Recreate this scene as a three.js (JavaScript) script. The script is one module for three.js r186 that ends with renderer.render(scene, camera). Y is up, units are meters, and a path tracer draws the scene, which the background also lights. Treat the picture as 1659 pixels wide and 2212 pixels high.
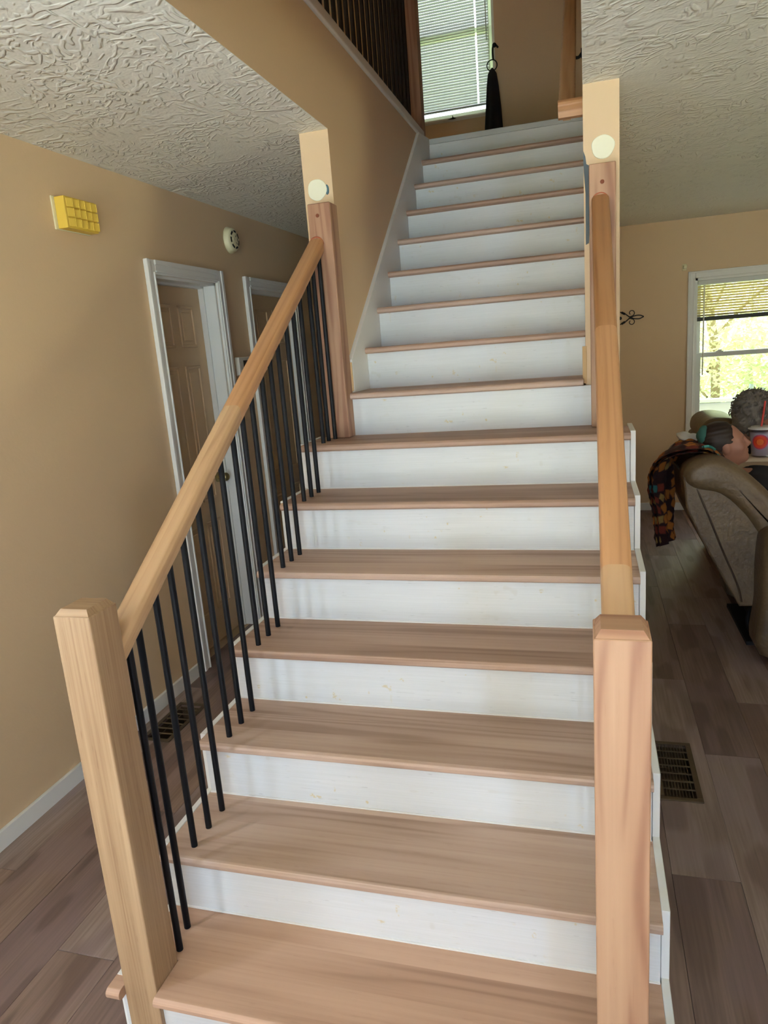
import * as THREE from 'three';
import { RoundedBoxGeometry } from 'three/addons/geometries/RoundedBoxGeometry.js';
import { mergeGeometries, mergeVertices, toCreasedNormals } from 'three/addons/utils/BufferGeometryUtils.js';
import { MarchingCubes } from 'three/addons/objects/MarchingCubes.js';
import { RectAreaLightUniformsLib } from 'three/addons/lights/RectAreaLightUniformsLib.js';

// ------------------------------------------------------------------ camera, sky, sun, daylight, exposure
const scene = new THREE.Scene();
const camera = new THREE.PerspectiveCamera(72.03, 1659 / 2212, 0.05, 200);
camera.position.set(0.497, 1.6063, 1.1125);
camera.rotation.set(-0.22594, 0.29081, -0.07871, 'YXZ');
const renderer = new THREE.WebGLRenderer({ antialias: true });
renderer.toneMapping = THREE.LinearToneMapping;
renderer.toneMappingExposure = 1.0;
renderer.shadowMap.enabled = true;
renderer.shadowMap.type = THREE.PCFSoftShadowMap;
RectAreaLightUniformsLib.init();

scene.background = new THREE.Color(0.80, 0.92, 1.0);      // evenly overcast bright sky
scene.backgroundIntensity = 3.2;

const sun = new THREE.DirectionalLight(0xdce7f6, 185.0);     // sun in front of the house: it falls through the glazed door onto the entry floor behind the camera
sun.position.set(-1.6, 12.2, 17); sun.target.position.set(0, 0, 0);
sun.castShadow = true;
sun.shadow.mapSize.set(2048, 2048);
Object.assign(sun.shadow.camera, { left: -18, right: 18, top: 18, bottom: -18, near: 1, far: 60 });
scene.add(sun, sun.target);

// daylight that comes in at the glazed openings behind and beside the camera: [x, y, z, facing x, y, z, width, height, colour, strength]
const DAYLIGHT = [
  [0.05, 1.12, 5.34, 0, 0, -1, 1.75, 1.95, 0xa4ccff, 5.0],       // glazed front door and sidelights
  [2.66, 1.40, 5.34, 0, 0, -1, 0.28, 1.30, 0xa8ceff, 62.0],      // narrow living room window in the front wall
  [4.90, 0.98, 0.80, -1, 0, 0, 1.25, 1.00, 0xfaf2e8, 12.0],      // low picture window in the right wall
  [-1.53, 1.45, 0.80, 1, 0, 0, 0.30, 1.15, 0xc8deff, 18.0],      // narrow window left of the entry
  [-1.05, 4.00, 5.34, 0, 0, -1, 0.26, 0.50, 0xd8e8ff, 20.0],      // upper hall window over the entry
];
for (const [x, y, z, fx, fy, fz, w, h, col, power] of DAYLIGHT) {
  if (!power) continue;
  const l = new THREE.RectAreaLight(col, power, w, h);
  l.position.set(x, y, z); l.lookAt(x + fx, y + fy, z + fz); scene.add(l);
}

// ------------------------------------------------------------------ helpers
let seed = 7;
const rnd = () => { seed = (seed * 1664525 + 1013904223) >>> 0; return seed / 4294967296; };
const rr = (a, b) => a + (b - a) * rnd();
const used = {};
function numbered(n) { const k = used[n] = (used[n] ?? -1) + 1; return k ? `${n}_${String(k).padStart(3, '0')}` : n; }
function thing(name, label, category, [x, y, z] = [0, 0, 0], group) {
  const o = new THREE.Group(); o.name = numbered(name); o.position.set(x, y, z);
  o.userData = { label, category }; if (group) o.userData.group = group;
  scene.add(o); return o;
}
function structure(name, [x, y, z] = [0, 0, 0], label) {
  const o = new THREE.Group(); o.name = name; o.position.set(x, y, z); o.userData = { kind: 'structure' };
  if (label) o.userData.label = label; scene.add(o); return o;
}
const wp = new THREE.Vector3();
function part(name, geos, mat, parent, world = true) {      // geometries given in world coordinates move to the parent's frame
  const g = Array.isArray(geos) ? (geos.length > 1 ? mergeGeometries(geos.map((q) => plain(q))) : geos[0]) : geos;
  const m = new THREE.Mesh(g, mat); m.name = name;
  if (world) { wp.set(0, 0, 0); for (let p = parent; p && p !== scene; p = p.parent) wp.add(p.position); g.translate(-wp.x, -wp.y, -wp.z); }
  parent.add(m); return m;
}
function plain(g) {
  const q = g.index ? g.toNonIndexed() : g;
  for (const k of Object.keys(q.attributes)) if (!['position', 'normal', 'uv'].includes(k)) q.deleteAttribute(k);
  if (!q.attributes.uv) q.setAttribute('uv', new THREE.BufferAttribute(new Float32Array(q.attributes.position.count * 2), 2));
  return q;
}
// uv in metres: u runs along the grain axis, v across it; sizes (su, sv) are what one texture repeat covers
const AX = { x: 0, y: 1, z: 2 };
function metre(g0, grain = 'x', su = 1, sv = 1, ou = 0, ov = 0) {
  const g = plain(g0), p = g.attributes.position, uv = g.attributes.uv, a = new THREE.Vector3(), b = new THREE.Vector3(), c = new THREE.Vector3(), gi = AX[grain], others = [0, 1, 2].filter((k) => k !== gi);
  for (let i = 0; i < p.count; i += 3) {
    a.fromBufferAttribute(p, i); b.fromBufferAttribute(p, i + 1).sub(a); c.fromBufferAttribute(p, i + 2).sub(a); b.cross(c);
    const n = [Math.abs(b.x), Math.abs(b.y), Math.abs(b.z)], endGrain = n[gi] > Math.max(n[others[0]], n[others[1]]);
    const v = endGrain ? others[1] : (n[others[0]] > n[others[1]] ? others[1] : others[0]), u = endGrain ? others[0] : gi;
    for (let k = 0; k < 3; k++) uv.setXY(i + k, p.getComponent(i + k, u) / su + ou, p.getComponent(i + k, v) / sv + ov + (v === others[1] ? 0.37 : 0));
  }
  return g;
}
const box = (x0, x1, y0, y1, z0, z1) => new THREE.BoxGeometry(x1 - x0, y1 - y0, z1 - z0).translate((x0 + x1) / 2, (y0 + y1) / 2, (z0 + z1) / 2);
const rbox = (x0, x1, y0, y1, z0, z1, r = 0.004, s = 2) => new RoundedBoxGeometry(x1 - x0, y1 - y0, z1 - z0, s, Math.min(r, (x1 - x0) / 2.01, (y1 - y0) / 2.01, (z1 - z0) / 2.01)).translate((x0 + x1) / 2, (y0 + y1) / 2, (z0 + z1) / 2);
const cyl = (r0, r1, h, s = 16) => new THREE.CylinderGeometry(r0, r1, h, s);
function poly(pts) { const s = new THREE.Shape(); pts.forEach(([x, y], i) => (i ? s.lineTo(x, y) : s.moveTo(x, y))); s.closePath(); return s; }
function spline(pts) { const c = new THREE.CatmullRomCurve3(pts.map(([x, y]) => new THREE.Vector3(x, y, 0)), true, 'centripetal'); return poly(c.getPoints(pts.length * 5).slice(0, -1).map((p) => [p.x, p.y])); }
// a (z, y) profile extruded along x; a (x, y) profile extruded along z
function alongX(profile, x0, x1, opt = {}) { const g = new THREE.ExtrudeGeometry(profile, { depth: x1 - x0, bevelEnabled: false, ...opt }); g.rotateY(-Math.PI / 2); g.scale(1, 1, 1); return g.translate(x1, 0, 0); }
const alongZ = (profile, z0, z1, opt = {}) => new THREE.ExtrudeGeometry(profile, { depth: z1 - z0, bevelEnabled: false, ...opt }).translate(0, 0, z0);
const V = (x, y, z) => new THREE.Vector3(x, y, z);
const tube = (pts, r, seg = 24, rs = 8) => new THREE.TubeGeometry(new THREE.CatmullRomCurve3(pts.map((p) => V(...p))), seg, r, rs, false);
const smooth = (a, b, x) => { const t = Math.min(1, Math.max(0, (x - a) / (b - a))); return t * t * (3 - 2 * t); };
const mix = (a, b, t) => a + (b - a) * t;

// ------------------------------------------------------------------ procedural textures
function hash(x, y, s) { let h = Math.imul(x, 374761393) + Math.imul(y, 668265263) + Math.imul(s, 2147483647 ^ 974634777) | 0; h = Math.imul(h ^ (h >>> 13), 1274126177); h ^= h >>> 16; return (h >>> 0) / 4294967296; }
function noise(u, v, nu, nv, s) {                          // periodic value noise: nu, nv cells per repeat
  const x = u * nu, y = v * nv, xi = Math.floor(x), yi = Math.floor(y), fx = x - xi, fy = y - yi, wx = fx * fx * (3 - 2 * fx), wy = fy * fy * (3 - 2 * fy);
  const X0 = ((xi % nu) + nu) % nu, X1 = (X0 + 1) % nu, Y0 = ((yi % nv) + nv) % nv, Y1 = (Y0 + 1) % nv;
  return mix(mix(hash(X0, Y0, s), hash(X1, Y0, s), wx), mix(hash(X0, Y1, s), hash(X1, Y1, s), wx), wy);
}
const fbm = (u, v, nu, nv, s, o = 3) => { let a = 0, w = 0.5, t = 0; for (let k = 0; k < o; k++) { a += w * noise(u, v, nu << k, nv << k, s + k); t += w; w *= 0.5; } return a / t; };
function texture(w, h, fn, srgb = true) {
  const d = new Uint8Array(w * h * 4);
  for (let j = 0; j < h; j++) for (let i = 0; i < w; i++) { const c = fn((i + 0.5) / w, (j + 0.5) / h), k = 4 * (j * w + i); d[k] = Math.max(0, Math.min(255, c[0])); d[k + 1] = Math.max(0, Math.min(255, c[1])); d[k + 2] = Math.max(0, Math.min(255, c[2])); d[k + 3] = 255; }
  const t = new THREE.DataTexture(d, w, h, THREE.RGBAFormat); t.wrapS = t.wrapT = THREE.RepeatWrapping; t.magFilter = THREE.LinearFilter; t.minFilter = THREE.LinearMipmapLinearFilter; t.generateMipmaps = true;
  if (srgb) t.colorSpace = THREE.SRGBColorSpace; t.needsUpdate = true; return t;
}
const tone = (a, b, t) => [mix(a[0], b[0], t), mix(a[1], b[1], t), mix(a[2], b[2], t)];
// oak: light ground, darker growth bands that wander, fine pores; strips = glued staves across one repeat
function oak(w, h, light, dark, strips, s, bands = 9, poreU = 60, poreV = 330, fineK = 0.2, figK = 0.34) {
  return texture(w, h, (u, v) => {
    const st = Math.floor(v * strips), edge = hash(st, 3, s), su = u + edge * 0.61, inV = v * strips - st;
    const wander = fbm(su, v, 2, strips * 2, s + 11, 2) - 0.5;
    const arch = Math.sin((v * bands * 6.283) + wander * (9 + 8 * edge) + edge * 6);
    const fine = fbm(su, v, 5, Math.round(poreV / 3), s + 23, 2), pore = noise(su, v, poreU, poreV, s + 31), wide = fbm(su, v, 3, 10, s + 41, 2);
    const fig = Math.pow(arch * 0.5 + 0.5, 3);
    let t = 0.28 + figK * fig * smooth(0.30, 0.65, wide) + fineK * (fine - 0.5) + 0.22 * (edge - 0.5) + 0.50 * (wide - 0.5);
    t += 0.5 * fineK * smooth(0.72, 0.95, pore) * smooth(0.35, 0.75, fine);
    if (strips > 1) t += 0.10 * (1 - smooth(0.0, 0.018, Math.min(inV, 1 - inV)));
    return tone(light, dark, Math.max(0, Math.min(1, t)));
  });
}
const texTread = oak(2048, 1024, [200, 171, 150], [146, 115, 94], 9, 5, 20);     // 1.6 x 0.8 m
const texPost = oak(1024, 512, [180, 149, 113], [132, 98, 67], 5, 71, 46, 40, 200, 0.46, 0.16);   // 1.2 x 0.4 m
const texPost2 = oak(1024, 512, [190, 152, 118], [142, 96, 70], 4, 133, 10, 40, 200, 0.16, 0.42);
const texRail = oak(1024, 256, [200, 162, 120], [162, 122, 84], 3, 211, 12, 40, 120, 0.25);
const texFloor = texture(1024, 512, (u, v) => {              // 1.22 x 0.61 m, weathered vinyl plank print
  const a = fbm(u, v, 3, 14, 301, 3), b = fbm(u, v, 8, 120, 311, 2), c = fbm(u, v, 4, 5, 321, 3), k = smooth(0.60, 0.78, noise(u, v, 5, 12, 331));
  const base = tone([174, 152, 140], [122, 102, 92], Math.max(0, Math.min(1, 0.15 + 0.75 * a + 0.55 * (b - 0.5))));
  const purple = tone(base, [152, 132, 132], 0.55 * smooth(0.45, 0.75, c));
  return tone(purple, [92, 72, 64], 0.35 * k);
});
const bumpCeiling = texture(1024, 1024, (u, v) => {         // 1.6 m: hand-stomped drywall mud
  const w = [noise(u, v, 14, 14, 401), noise(u, v, 14, 14, 402), noise(u, v, 14, 14, 403)], wob = 0.030 * (fbm(u, v, 18, 18, 404, 2) - 0.5), wo2 = 0.030 * (fbm(u, v, 18, 18, 408, 2) - 0.5);
  const dab = (a, b, k) => smooth(0.58, 0.86, noise(a + wob, b + wo2, 40, 130, 410 + k)) * smooth(0.32, 0.62, w[k]);
  const h = Math.max(dab(u, v, 0), dab(u + v, v - u, 1) , dab(v, u, 2)), big = fbm(u, v, 6, 16, 407, 3);
  const q = 255 * Math.max(0, Math.min(1, 0.55 * h + 0.40 * big + 0.08 * noise(u, v, 260, 260, 409))); return [q, q, q];
}, false);
const bumpWall = texture(512, 512, (u, v) => { const q = 255 * (0.6 * fbm(u, v, 60, 60, 501, 2) + 0.4 * fbm(u, v, 12, 12, 503, 2)); return [q, q, q]; }, false);  // roller nap, 0.5 m
const texRiser = texture(1024, 256, (u, v) => {             // 1.4 x 0.36 m: white paint with scuffs, small yellowed smears and fine brush lines
  const s1 = smooth(0.80, 0.93, noise(u, v, 46, 30, 603)) * smooth(0.5, 0.8, fbm(u, v, 7, 4, 605, 2)), s2 = smooth(0.93, 0.985, noise(u, v, 30, 160, 607)), s3 = smooth(0.90, 0.97, noise(u, v, 60, 14, 609)) * smooth(0.55, 0.7, noise(u, v, 9, 3, 611)) * smooth(0.3, 0.7, noise(u, v, 300, 90, 613));
  let c = tone([221, 220, 217], [214, 213, 209], noise(u, v, 12, 200, 601)); c = tone(c, [196, 188, 170], 0.22 * s1); c = tone(c, [206, 180, 120], 0.6 * s3); return tone(c, [150, 146, 138], 0.24 * s2);
});
const texAfghan = texture(512, 512, (u, v) => {             // crocheted puffs on a dark ground
  const cx = u * 12 + 0.5 * noise(u, v, 6, 6, 701), cy = v * 13, i = Math.floor(cx), j = Math.floor(cy), fx = cx - i - 0.5, fy = cy - j - 0.5, k = hash(i, j, 703), k2 = (hash(i, j, 705) - 0.5) * 1.4, d = Math.max(Math.abs(fx + fy * k2) * 0.95, Math.abs(fy - fx * k2) * (1.0 + 0.5 * k));
  const col = k < 0.30 ? [164, 98, 36] : k < 0.50 ? [118, 48, 32] : k < 0.58 ? [150, 120, 66] : k < 0.61 ? [60, 120, 120] : [50, 22, 20];
  return tone(col, [44, 18, 18], smooth(0.36, 0.56, d));
});
const texLeather = texture(512, 512, (u, v) => { const a = fbm(u, v, 40, 40, 801, 2), b = fbm(u, v, 6, 6, 803, 3); return tone([110, 91, 66], [80, 62, 43], 0.35 * a + 0.6 * (b - 0.2)); });
const bumpLeather = texture(512, 512, (u, v) => { const q = 255 * (0.5 * fbm(u, v, 60, 60, 811, 2) + 0.5 * (1 - Math.abs(2 * fbm(u, v, 9, 14, 813, 2) - 1))); return [q, q, q]; }, false);

// ------------------------------------------------------------------ materials
const std = (color, roughness = 0.7, o = {}) => new THREE.MeshStandardMaterial({ color, roughness, ...o });
const wallPaint = std(0xdabb94, 0.62, { bumpMap: bumpWall, bumpScale: 0.0004 });
const ceilPaint = std(0xeeebe0, 0.55, { bumpMap: bumpCeiling, bumpScale: 0.0075 });
const white = std(0xece9e2, 0.42);
const whiteRiser = std(0xffffff, 0.42, { map: texRiser });
const primer = std(0xc2c2bc, 0.6);
const doorPaint = std(0xd0b28a, 0.5);
const treadA = std(0xffffff, 0.55, { map: texTread }), treadB = std(0xf2ebe6, 0.55, { map: texTread }), treadC = std(0xfff2e6, 0.55, { map: texTread });
const postMat = std(0xffffff, 0.55, { map: texPost }), postMat2 = std(0xffffff, 0.55, { map: texPost2 });
const railMat = std(0xffffff, 0.5, { map: texRail }), railPale = std(0xffecdc, 0.5, { map: texRail, name: 'paler oak' }), railDark = std(0xe6cdb4, 0.5, { map: texRail });
const iron = new THREE.MeshPhysicalMaterial({ color: 0x07090d, roughness: 0.5, specularIntensity: 0.5 }), blackIron = std(0x07070a, 0.6);
const rawWood = std(0xcda878, 0.8), mud = std(0x5c6468, 0.9), filler = std(0xf2edd2, 0.8), fillerBlue = std(0x4a6672, 0.8), redStain = std(0xa2522c, 0.6), knot = std(0x7a3c1c, 0.7);
const floorTones = [0xffffff, 0xe8e0da, 0xf6ece2, 0xdcd4d2].map((c) => std(c, 0.5, { map: texFloor }));
const subfloor = std(0x3a2e26, 0.9);
const glass = new THREE.MeshPhysicalMaterial({ color: 0xffffff, roughness: 0.0, transmission: 1, thickness: 0, ior: 1.45 });
const vinylSlat = new THREE.MeshPhysicalMaterial({ color: 0xc8ccc6, roughness: 0.75, transmission: 0.16, thickness: 0, side: THREE.DoubleSide });
const ivorySlat = new THREE.MeshPhysicalMaterial({ color: 0xe2d298, roughness: 0.7, transmission: 0.22, thickness: 0, side: THREE.DoubleSide });
const sash = std(0xd8d8d2, 0.45), darkRail = std(0x3a3a32, 0.6), yellowPlastic = std(0xe2bc48, 0.55), creamPlastic = std(0xe6dcb4, 0.45), darkSlot = std(0x2a2418, 0.8), plateWhite = std(0xe4dece, 0.45);
const ventMetal = std(0x5c4c38, 0.5, { metalness: 0.3 });
const leather = std(0xffffff, 0.42, { map: texLeather, bumpMap: bumpLeather, bumpScale: 0.003 }), leatherDark = std(0x9c8668, 0.5, { map: texLeather });
const afghanMat = std(0xffffff, 0.95, { map: texAfghan, side: THREE.DoubleSide });
const skin = std(0x9c6c58, 0.55), darkCloth = std(0x0c0c12, 0.9), navyCloth = std(0x10121c, 0.9), darkHair = std(0x24160f, 0.6), greyHair = std(0x6c645c, 0.8), teal = std(0x2a5a54, 0.8);

// ------------------------------------------------------------------ the setting: dimensions
const RISE = 0.18, RUN = 0.2438, N = 15, LIP = 0.033, THICK = 0.0267, XL = -0.60, XR = 0.64;
const CEIL = 2.462, UP = 2.88, TOP = 5.2, FAR = -5.544, LEFT = -1.507, RIGHT = 5.0, FRONT = 5.4;
const OPEN = -0.42, WL0 = -0.588, WL1 = -0.467, WR0 = 0.4917, WR1 = 0.6155, WEND = -1.752;     // the two stair walls
const REGISTERS = [[-1.437, -1.287, -1.622, -1.285], [0.722, 0.868, -1.592, -1.213]];   // floor registers: x0, x1, z0, z1
const nose = (i) => -(i - 1) * RUN;

// wall made of boxes round its openings; holes are [a0, a1, y0, y1] along the wall
function wallBoxes(axis, c0, c1, a0, a1, y0, y1, holes) {
  const as = [...new Set([a0, a1, ...holes.flatMap((h) => [h[0], h[1]])])].sort((p, q) => p - q), out = [];
  for (let i = 0; i + 1 < as.length; i++) {
    const mid = (as[i] + as[i + 1]) / 2, hs = holes.filter((h) => mid > h[0] && mid < h[1]).sort((p, q) => p[2] - q[2]);
    let y = y0;
    for (const h of [...hs, [0, 0, y1, y1]]) { if (h[2] > y + 1e-6) out.push(axis === 'z' ? box(as[i], as[i + 1], y, h[2], c0, c1) : box(c0, c1, y, h[2], as[i], as[i + 1])); y = Math.max(y, h[3]); }
  }
  return out;
}
const wallMesh = (name, geos, mat = wallPaint) => { const m = part(name, geos.map((g) => metre(g, 'y', 0.5, 0.5)), mat, scene); m.userData.kind = 'structure'; return m; };

// openings
const D1 = [-2.632, -2.024, 0, 2.042], D2 = [-3.72, -3.045, 0, 2.035], LW = [0.62, 0.98, 0.85, 2.05];
const LIVW = [1.372, 2.25, 0.64, 1.985], UPW = [-1.02, -0.215, 3.50, 4.95], FD = [-0.85, 0.95, 0.0, 2.12], PD = [0.13, 1.47, 0.42, 1.54], FW = [2.47, 2.85, 0.72, 2.08], UFW = [-1.23, -0.87, 3.68, 4.32];
wallMesh('wall_left', wallBoxes('x', LEFT - 0.14, LEFT, FAR - 0.14, FRONT + 0.14, -0.2, TOP, [[D1[0], D1[1], -0.001, D1[3]], [D2[0], D2[1], -0.001, D2[3]], LW]));
wallMesh('wall_back', wallBoxes('z', FAR - 0.14, FAR, LEFT, RIGHT, -0.2, UP - 0.02, [LIVW]));
wallMesh('wall_upper_back', wallBoxes('z', FAR - 0.14, FAR, LEFT, RIGHT, UP - 0.02, TOP, [UPW]), wallPaint);
wallMesh('wall_front', wallBoxes('z', FRONT, FRONT + 0.14, LEFT, RIGHT, -0.2, TOP, [FD, FW, UFW]));
wallMesh('wall_right', wallBoxes('x', RIGHT, RIGHT + 0.14, FAR - 0.14, FRONT + 0.14, -0.2, CEIL + 0.38, [PD]));
wallMesh('wall_closet', [box(-2.40, -2.30, 0, CEIL, -3.90, -1.80), box(-2.30, LEFT - 0.14, 0, CEIL, -3.90, -3.80), box(-2.30, LEFT - 0.14, 0, CEIL, -1.90, -1.80), box(-2.30, LEFT - 0.14, CEIL - 0.1, CEIL, -3.80, -1.90), box(-2.30, LEFT, -0.08, -0.001, -3.80, -1.90)], wallPaint);
const stairWallLeft = wallMesh('wall_stair_left', [box(WL0, WL1, 0, CEIL, FAR, WEND), box(WL0, WL1, CEIL, 2.846, -3.72, WEND), box(WL0, WL1, CEIL + 0.001, 2.846, WEND, OPEN)]);
const stairWallRight = wallMesh('wall_stair_right', [box(WR0, WR1, 0, CEIL, FAR, WEND), box(WR0, WR1, CEIL, TOP, FAR, WEND), box(WR0, WR1, CEIL + 0.001, TOP, WEND, OPEN + 0.12)]);
wallMesh('wall_stairwell_front', [box(WL0, WR1, CEIL + 0.38, TOP, OPEN, OPEN + 0.12)], wallPaint);
const ceilBoxes = [box(LEFT, WL0, CEIL, CEIL + 0.38, FAR, FRONT), box(WR1, RIGHT, CEIL, CEIL + 0.38, FAR, FRONT), box(WL0, WR1, CEIL, CEIL + 0.38, OPEN, FRONT), box(WL1, WR0, CEIL + 0.1, CEIL + 0.38, FAR, -3.72), box(WL0, WL1, CEIL - 0.0005, CEIL + 0.001, WEND, OPEN), box(WR0, WR1, CEIL - 0.0005, CEIL + 0.001, WEND, OPEN)];
{ const m = part('ceiling', ceilBoxes.map((g) => metre(g, 'x', 1.6, 1.6)), ceilPaint, scene); m.userData.kind = 'structure'; }
{ const m = part('ceiling_upper', [metre(box(LEFT, WR1, TOP, TOP + 0.12, FAR, FRONT))], wallPaint, scene); m.userData.kind = 'structure'; }
{ const m = part('floor_upper', [metre(box(LEFT, WL1 - 0.13, UP - 0.04, UP, FAR, FRONT)), metre(box(WL1 - 0.13, WR0, UP - 0.04, UP, FAR, -3.71))], std(0x7a6248, 0.9), scene); m.userData.kind = 'structure'; }
// ceilings end at the opening with the thin edge of the stair walls' header strips: closing board of the right side
// plank floor
{
  const f = structure('floor', [0, 0, 0]);
  const holes = REGISTERS.map(([x0, x1, z0, z1]) => [x0 + 0.016, x1 - 0.016, z0 + 0.016, z1 - 0.016]);
  part('subfloor', [metre(box(LEFT, RIGHT, -0.20, -0.11, FAR, FRONT))], subfloor, f);
  const L = 1.30, Wd = 0.19, variants = [];
  for (let k = 0; k < 6; k++) { const g = metre(rbox(-L / 2 + 0.0008, L / 2 - 0.0008, -0.012, 0, -Wd / 2 + 0.0004, Wd / 2 - 0.0004, 0.0012, 1), 'x', 1.22, 0.61, k * 0.17, k * 0.31); g.rotateY(Math.PI / 2); variants.push(g); }
  let row = 0;
  for (let x = LEFT + 0.047; x < 5.05; x += Wd, row++) {
    const off = [0.68, 0.21, 1.05, 0.43, 0.86][row % 5];
    for (let z = FRONT - off + L / 2; z > FAR - L / 2; z -= L) {
      if (x > -0.5 && x < 0.56 && z < -0.75) continue;          // under the stairs
      let z0 = z - L / 2, z1 = z + L / 2, m;
      const hit = holes.find((h) => x + Wd / 2 > h[0] && x - Wd / 2 < h[1] && z1 > h[2] && z0 < h[3]);
      if (hit) { const a = x - Wd / 2 + 0.0004, b = x + Wd / 2 - 0.0004, [h0, h1, h2, h3] = hit, q = []; const add = (xa, xb, za, zb) => { if (xb - xa > 0.001 && zb - za > 0.001) q.push(metre(box(xa, xb, -0.012, 0, za, zb), 'z', 1.22, 0.61, row * 0.21, z * 0.3)); }; add(a, b, z0, Math.min(z1, Math.max(z0, h2))); add(a, b, Math.max(z0, Math.min(z1, h3)), z1); const za = Math.max(z0, h2), zb = Math.min(z1, h3); add(a, Math.min(b, Math.max(a, h0)), za, zb); add(Math.max(a, Math.min(b, h1)), b, za, zb); part(numbered('plank'), q, floorTones[row % 4], f); continue; }
      m = new THREE.Mesh(variants[Math.floor(rnd() * 6)], floorTones[Math.floor(rnd() * 4)]);
      const c0 = Math.max(z0, FAR + 0.002), c1 = Math.min(z1, FRONT - 0.002); if (c1 - c0 < 0.06) continue;
      m.scale.z = (c1 - c0) / L; m.position.set(x, rr(-0.0004, 0.0), (c0 + c1) / 2); m.name = numbered('plank'); f.add(m);
    }
  }
}
// baseboards: profile with an eased top
function baseboard(name, x0, x1, z0, z1) { const m = part(name, [rbox(x0, x1, -0.004, 0.068, z0, z1, 0.003)], white, scene); m.userData.kind = 'structure'; }
baseboard('baseboard_left', LEFT, LEFT + 0.015, -1.945, FRONT);
baseboard('baseboard_left_middle', LEFT, LEFT + 0.015, -2.968, -2.71);
baseboard('baseboard_left_far', LEFT, LEFT + 0.015, FAR, -3.80);
baseboard('baseboard_back', WR1, RIGHT, FAR, FAR + 0.015);
baseboard('baseboard_stair_right', WR1, WR1 + 0.013, FAR + 0.016, WEND - 0.02);

// ------------------------------------------------------------------ doors in the left wall (recessed slab, jamb, moulded casing, six raised panels)
function panelDoor(name, [z0, z1, , y1], recess) {
  const d = structure(name, [LEFT, 0, (z0 + z1) / 2]), C = 0.068, T = 0.018, casing = [];
  const board = (za, zb, ya, yb) => rbox(LEFT, LEFT + T, ya, yb, za, zb, 0.005), bead = (za, zb, ya, yb) => rbox(LEFT + T - 0.006, LEFT + T + 0.006, ya, yb, za, zb, 0.004);
  part('door_casing', [board(z1, z1 + C, 0, y1 + C), bead(z1 + C - 0.024, z1 + C, 0, y1 + C), bead(z1 + 0.008, z1 + 0.018, 0, y1 + 0.01)], white, d);
  part('door_casing', [board(z0 - C, z0, 0, y1 + C), bead(z0 - C, z0 - C + 0.024, 0, y1 + C), bead(z0 - 0.018, z0 - 0.008, 0, y1 + 0.01)], white, d);
  part('door_casing', [board(z0 + 0.0005, z1 - 0.0005, y1, y1 + C), bead(z0, z1, y1 + C - 0.024, y1 + C), bead(z0, z1, y1 + 0.008, y1 + 0.018)], white, d);
  part('door_jamb', [box(LEFT - 0.139, LEFT, 0, y1, z0, z0 + 0.014), box(LEFT - 0.139, LEFT, 0, y1, z1 - 0.014, z1), box(LEFT - 0.139, LEFT, y1 - 0.014, y1, z0, z1), box(LEFT - recess + 0.001, LEFT - recess + 0.032, 0, y1 - 0.014, z0 + 0.014, z0 + 0.026), box(LEFT - recess + 0.001, LEFT - recess + 0.032, 0, y1 - 0.014, z1 - 0.026, z1 - 0.014), box(LEFT - recess + 0.001, LEFT - recess + 0.032, y1 - 0.026, y1 - 0.014, z0 + 0.014, z1 - 0.014)], white, d);
  const xs = LEFT - recess, s = part('door_slab', [rbox(xs - 0.035, xs, 0.008, y1 - 0.015, z0 + 0.016, z1 - 0.016, 0.002)], doorPaint, d);
  const w = z1 - z0 - 0.032, cols = [[z0 + 0.016 + 0.17 * w, z0 + 0.016 + 0.44 * w], [z0 + 0.016 + 0.56 * w, z0 + 0.016 + 0.83 * w]];
  for (const [ya, yb] of [[1.70, 1.92], [0.84, 1.60], [0.20, 0.72]]) for (const [za, zb] of cols) {
    // sunk groove shown by a raised ovolo frame and a raised field inside it
    const fr = [rbox(xs - 0.002, xs + 0.008, ya, ya + 0.016, za, zb, 0.004), rbox(xs - 0.002, xs + 0.008, yb - 0.016, yb, za, zb, 0.004), rbox(xs - 0.002, xs + 0.008, ya, yb, za, za + 0.016, 0.004), rbox(xs - 0.002, xs + 0.008, ya, yb, zb - 0.016, zb, 0.004), rbox(xs - 0.003, xs + 0.005, ya + 0.034, yb - 0.034, za + 0.034, zb - 0.034, 0.005)];
    part('door_panel', fr, doorPaint, s);
  }
  const k = part('door_knob', [new THREE.SphereGeometry(0.026, 16, 12).scale(0.8, 1, 1).translate(xs + 0.055, 0.95, z0 + 0.075), cyl(0.011, 0.011, 0.05, 12).rotateZ(Math.PI / 2).translate(xs + 0.025, 0.95, z0 + 0.075), cyl(0.03, 0.03, 0.006, 20).rotateZ(Math.PI / 2).translate(xs + 0.003, 0.95, z0 + 0.075)], std(0x9a8a5c, 0.35, { metalness: 0.8 }), d);
  k.castShadow = true;
}
panelDoor('door_1', D1, 0.10);
panelDoor('door_2', D2, 0.03);

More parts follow.
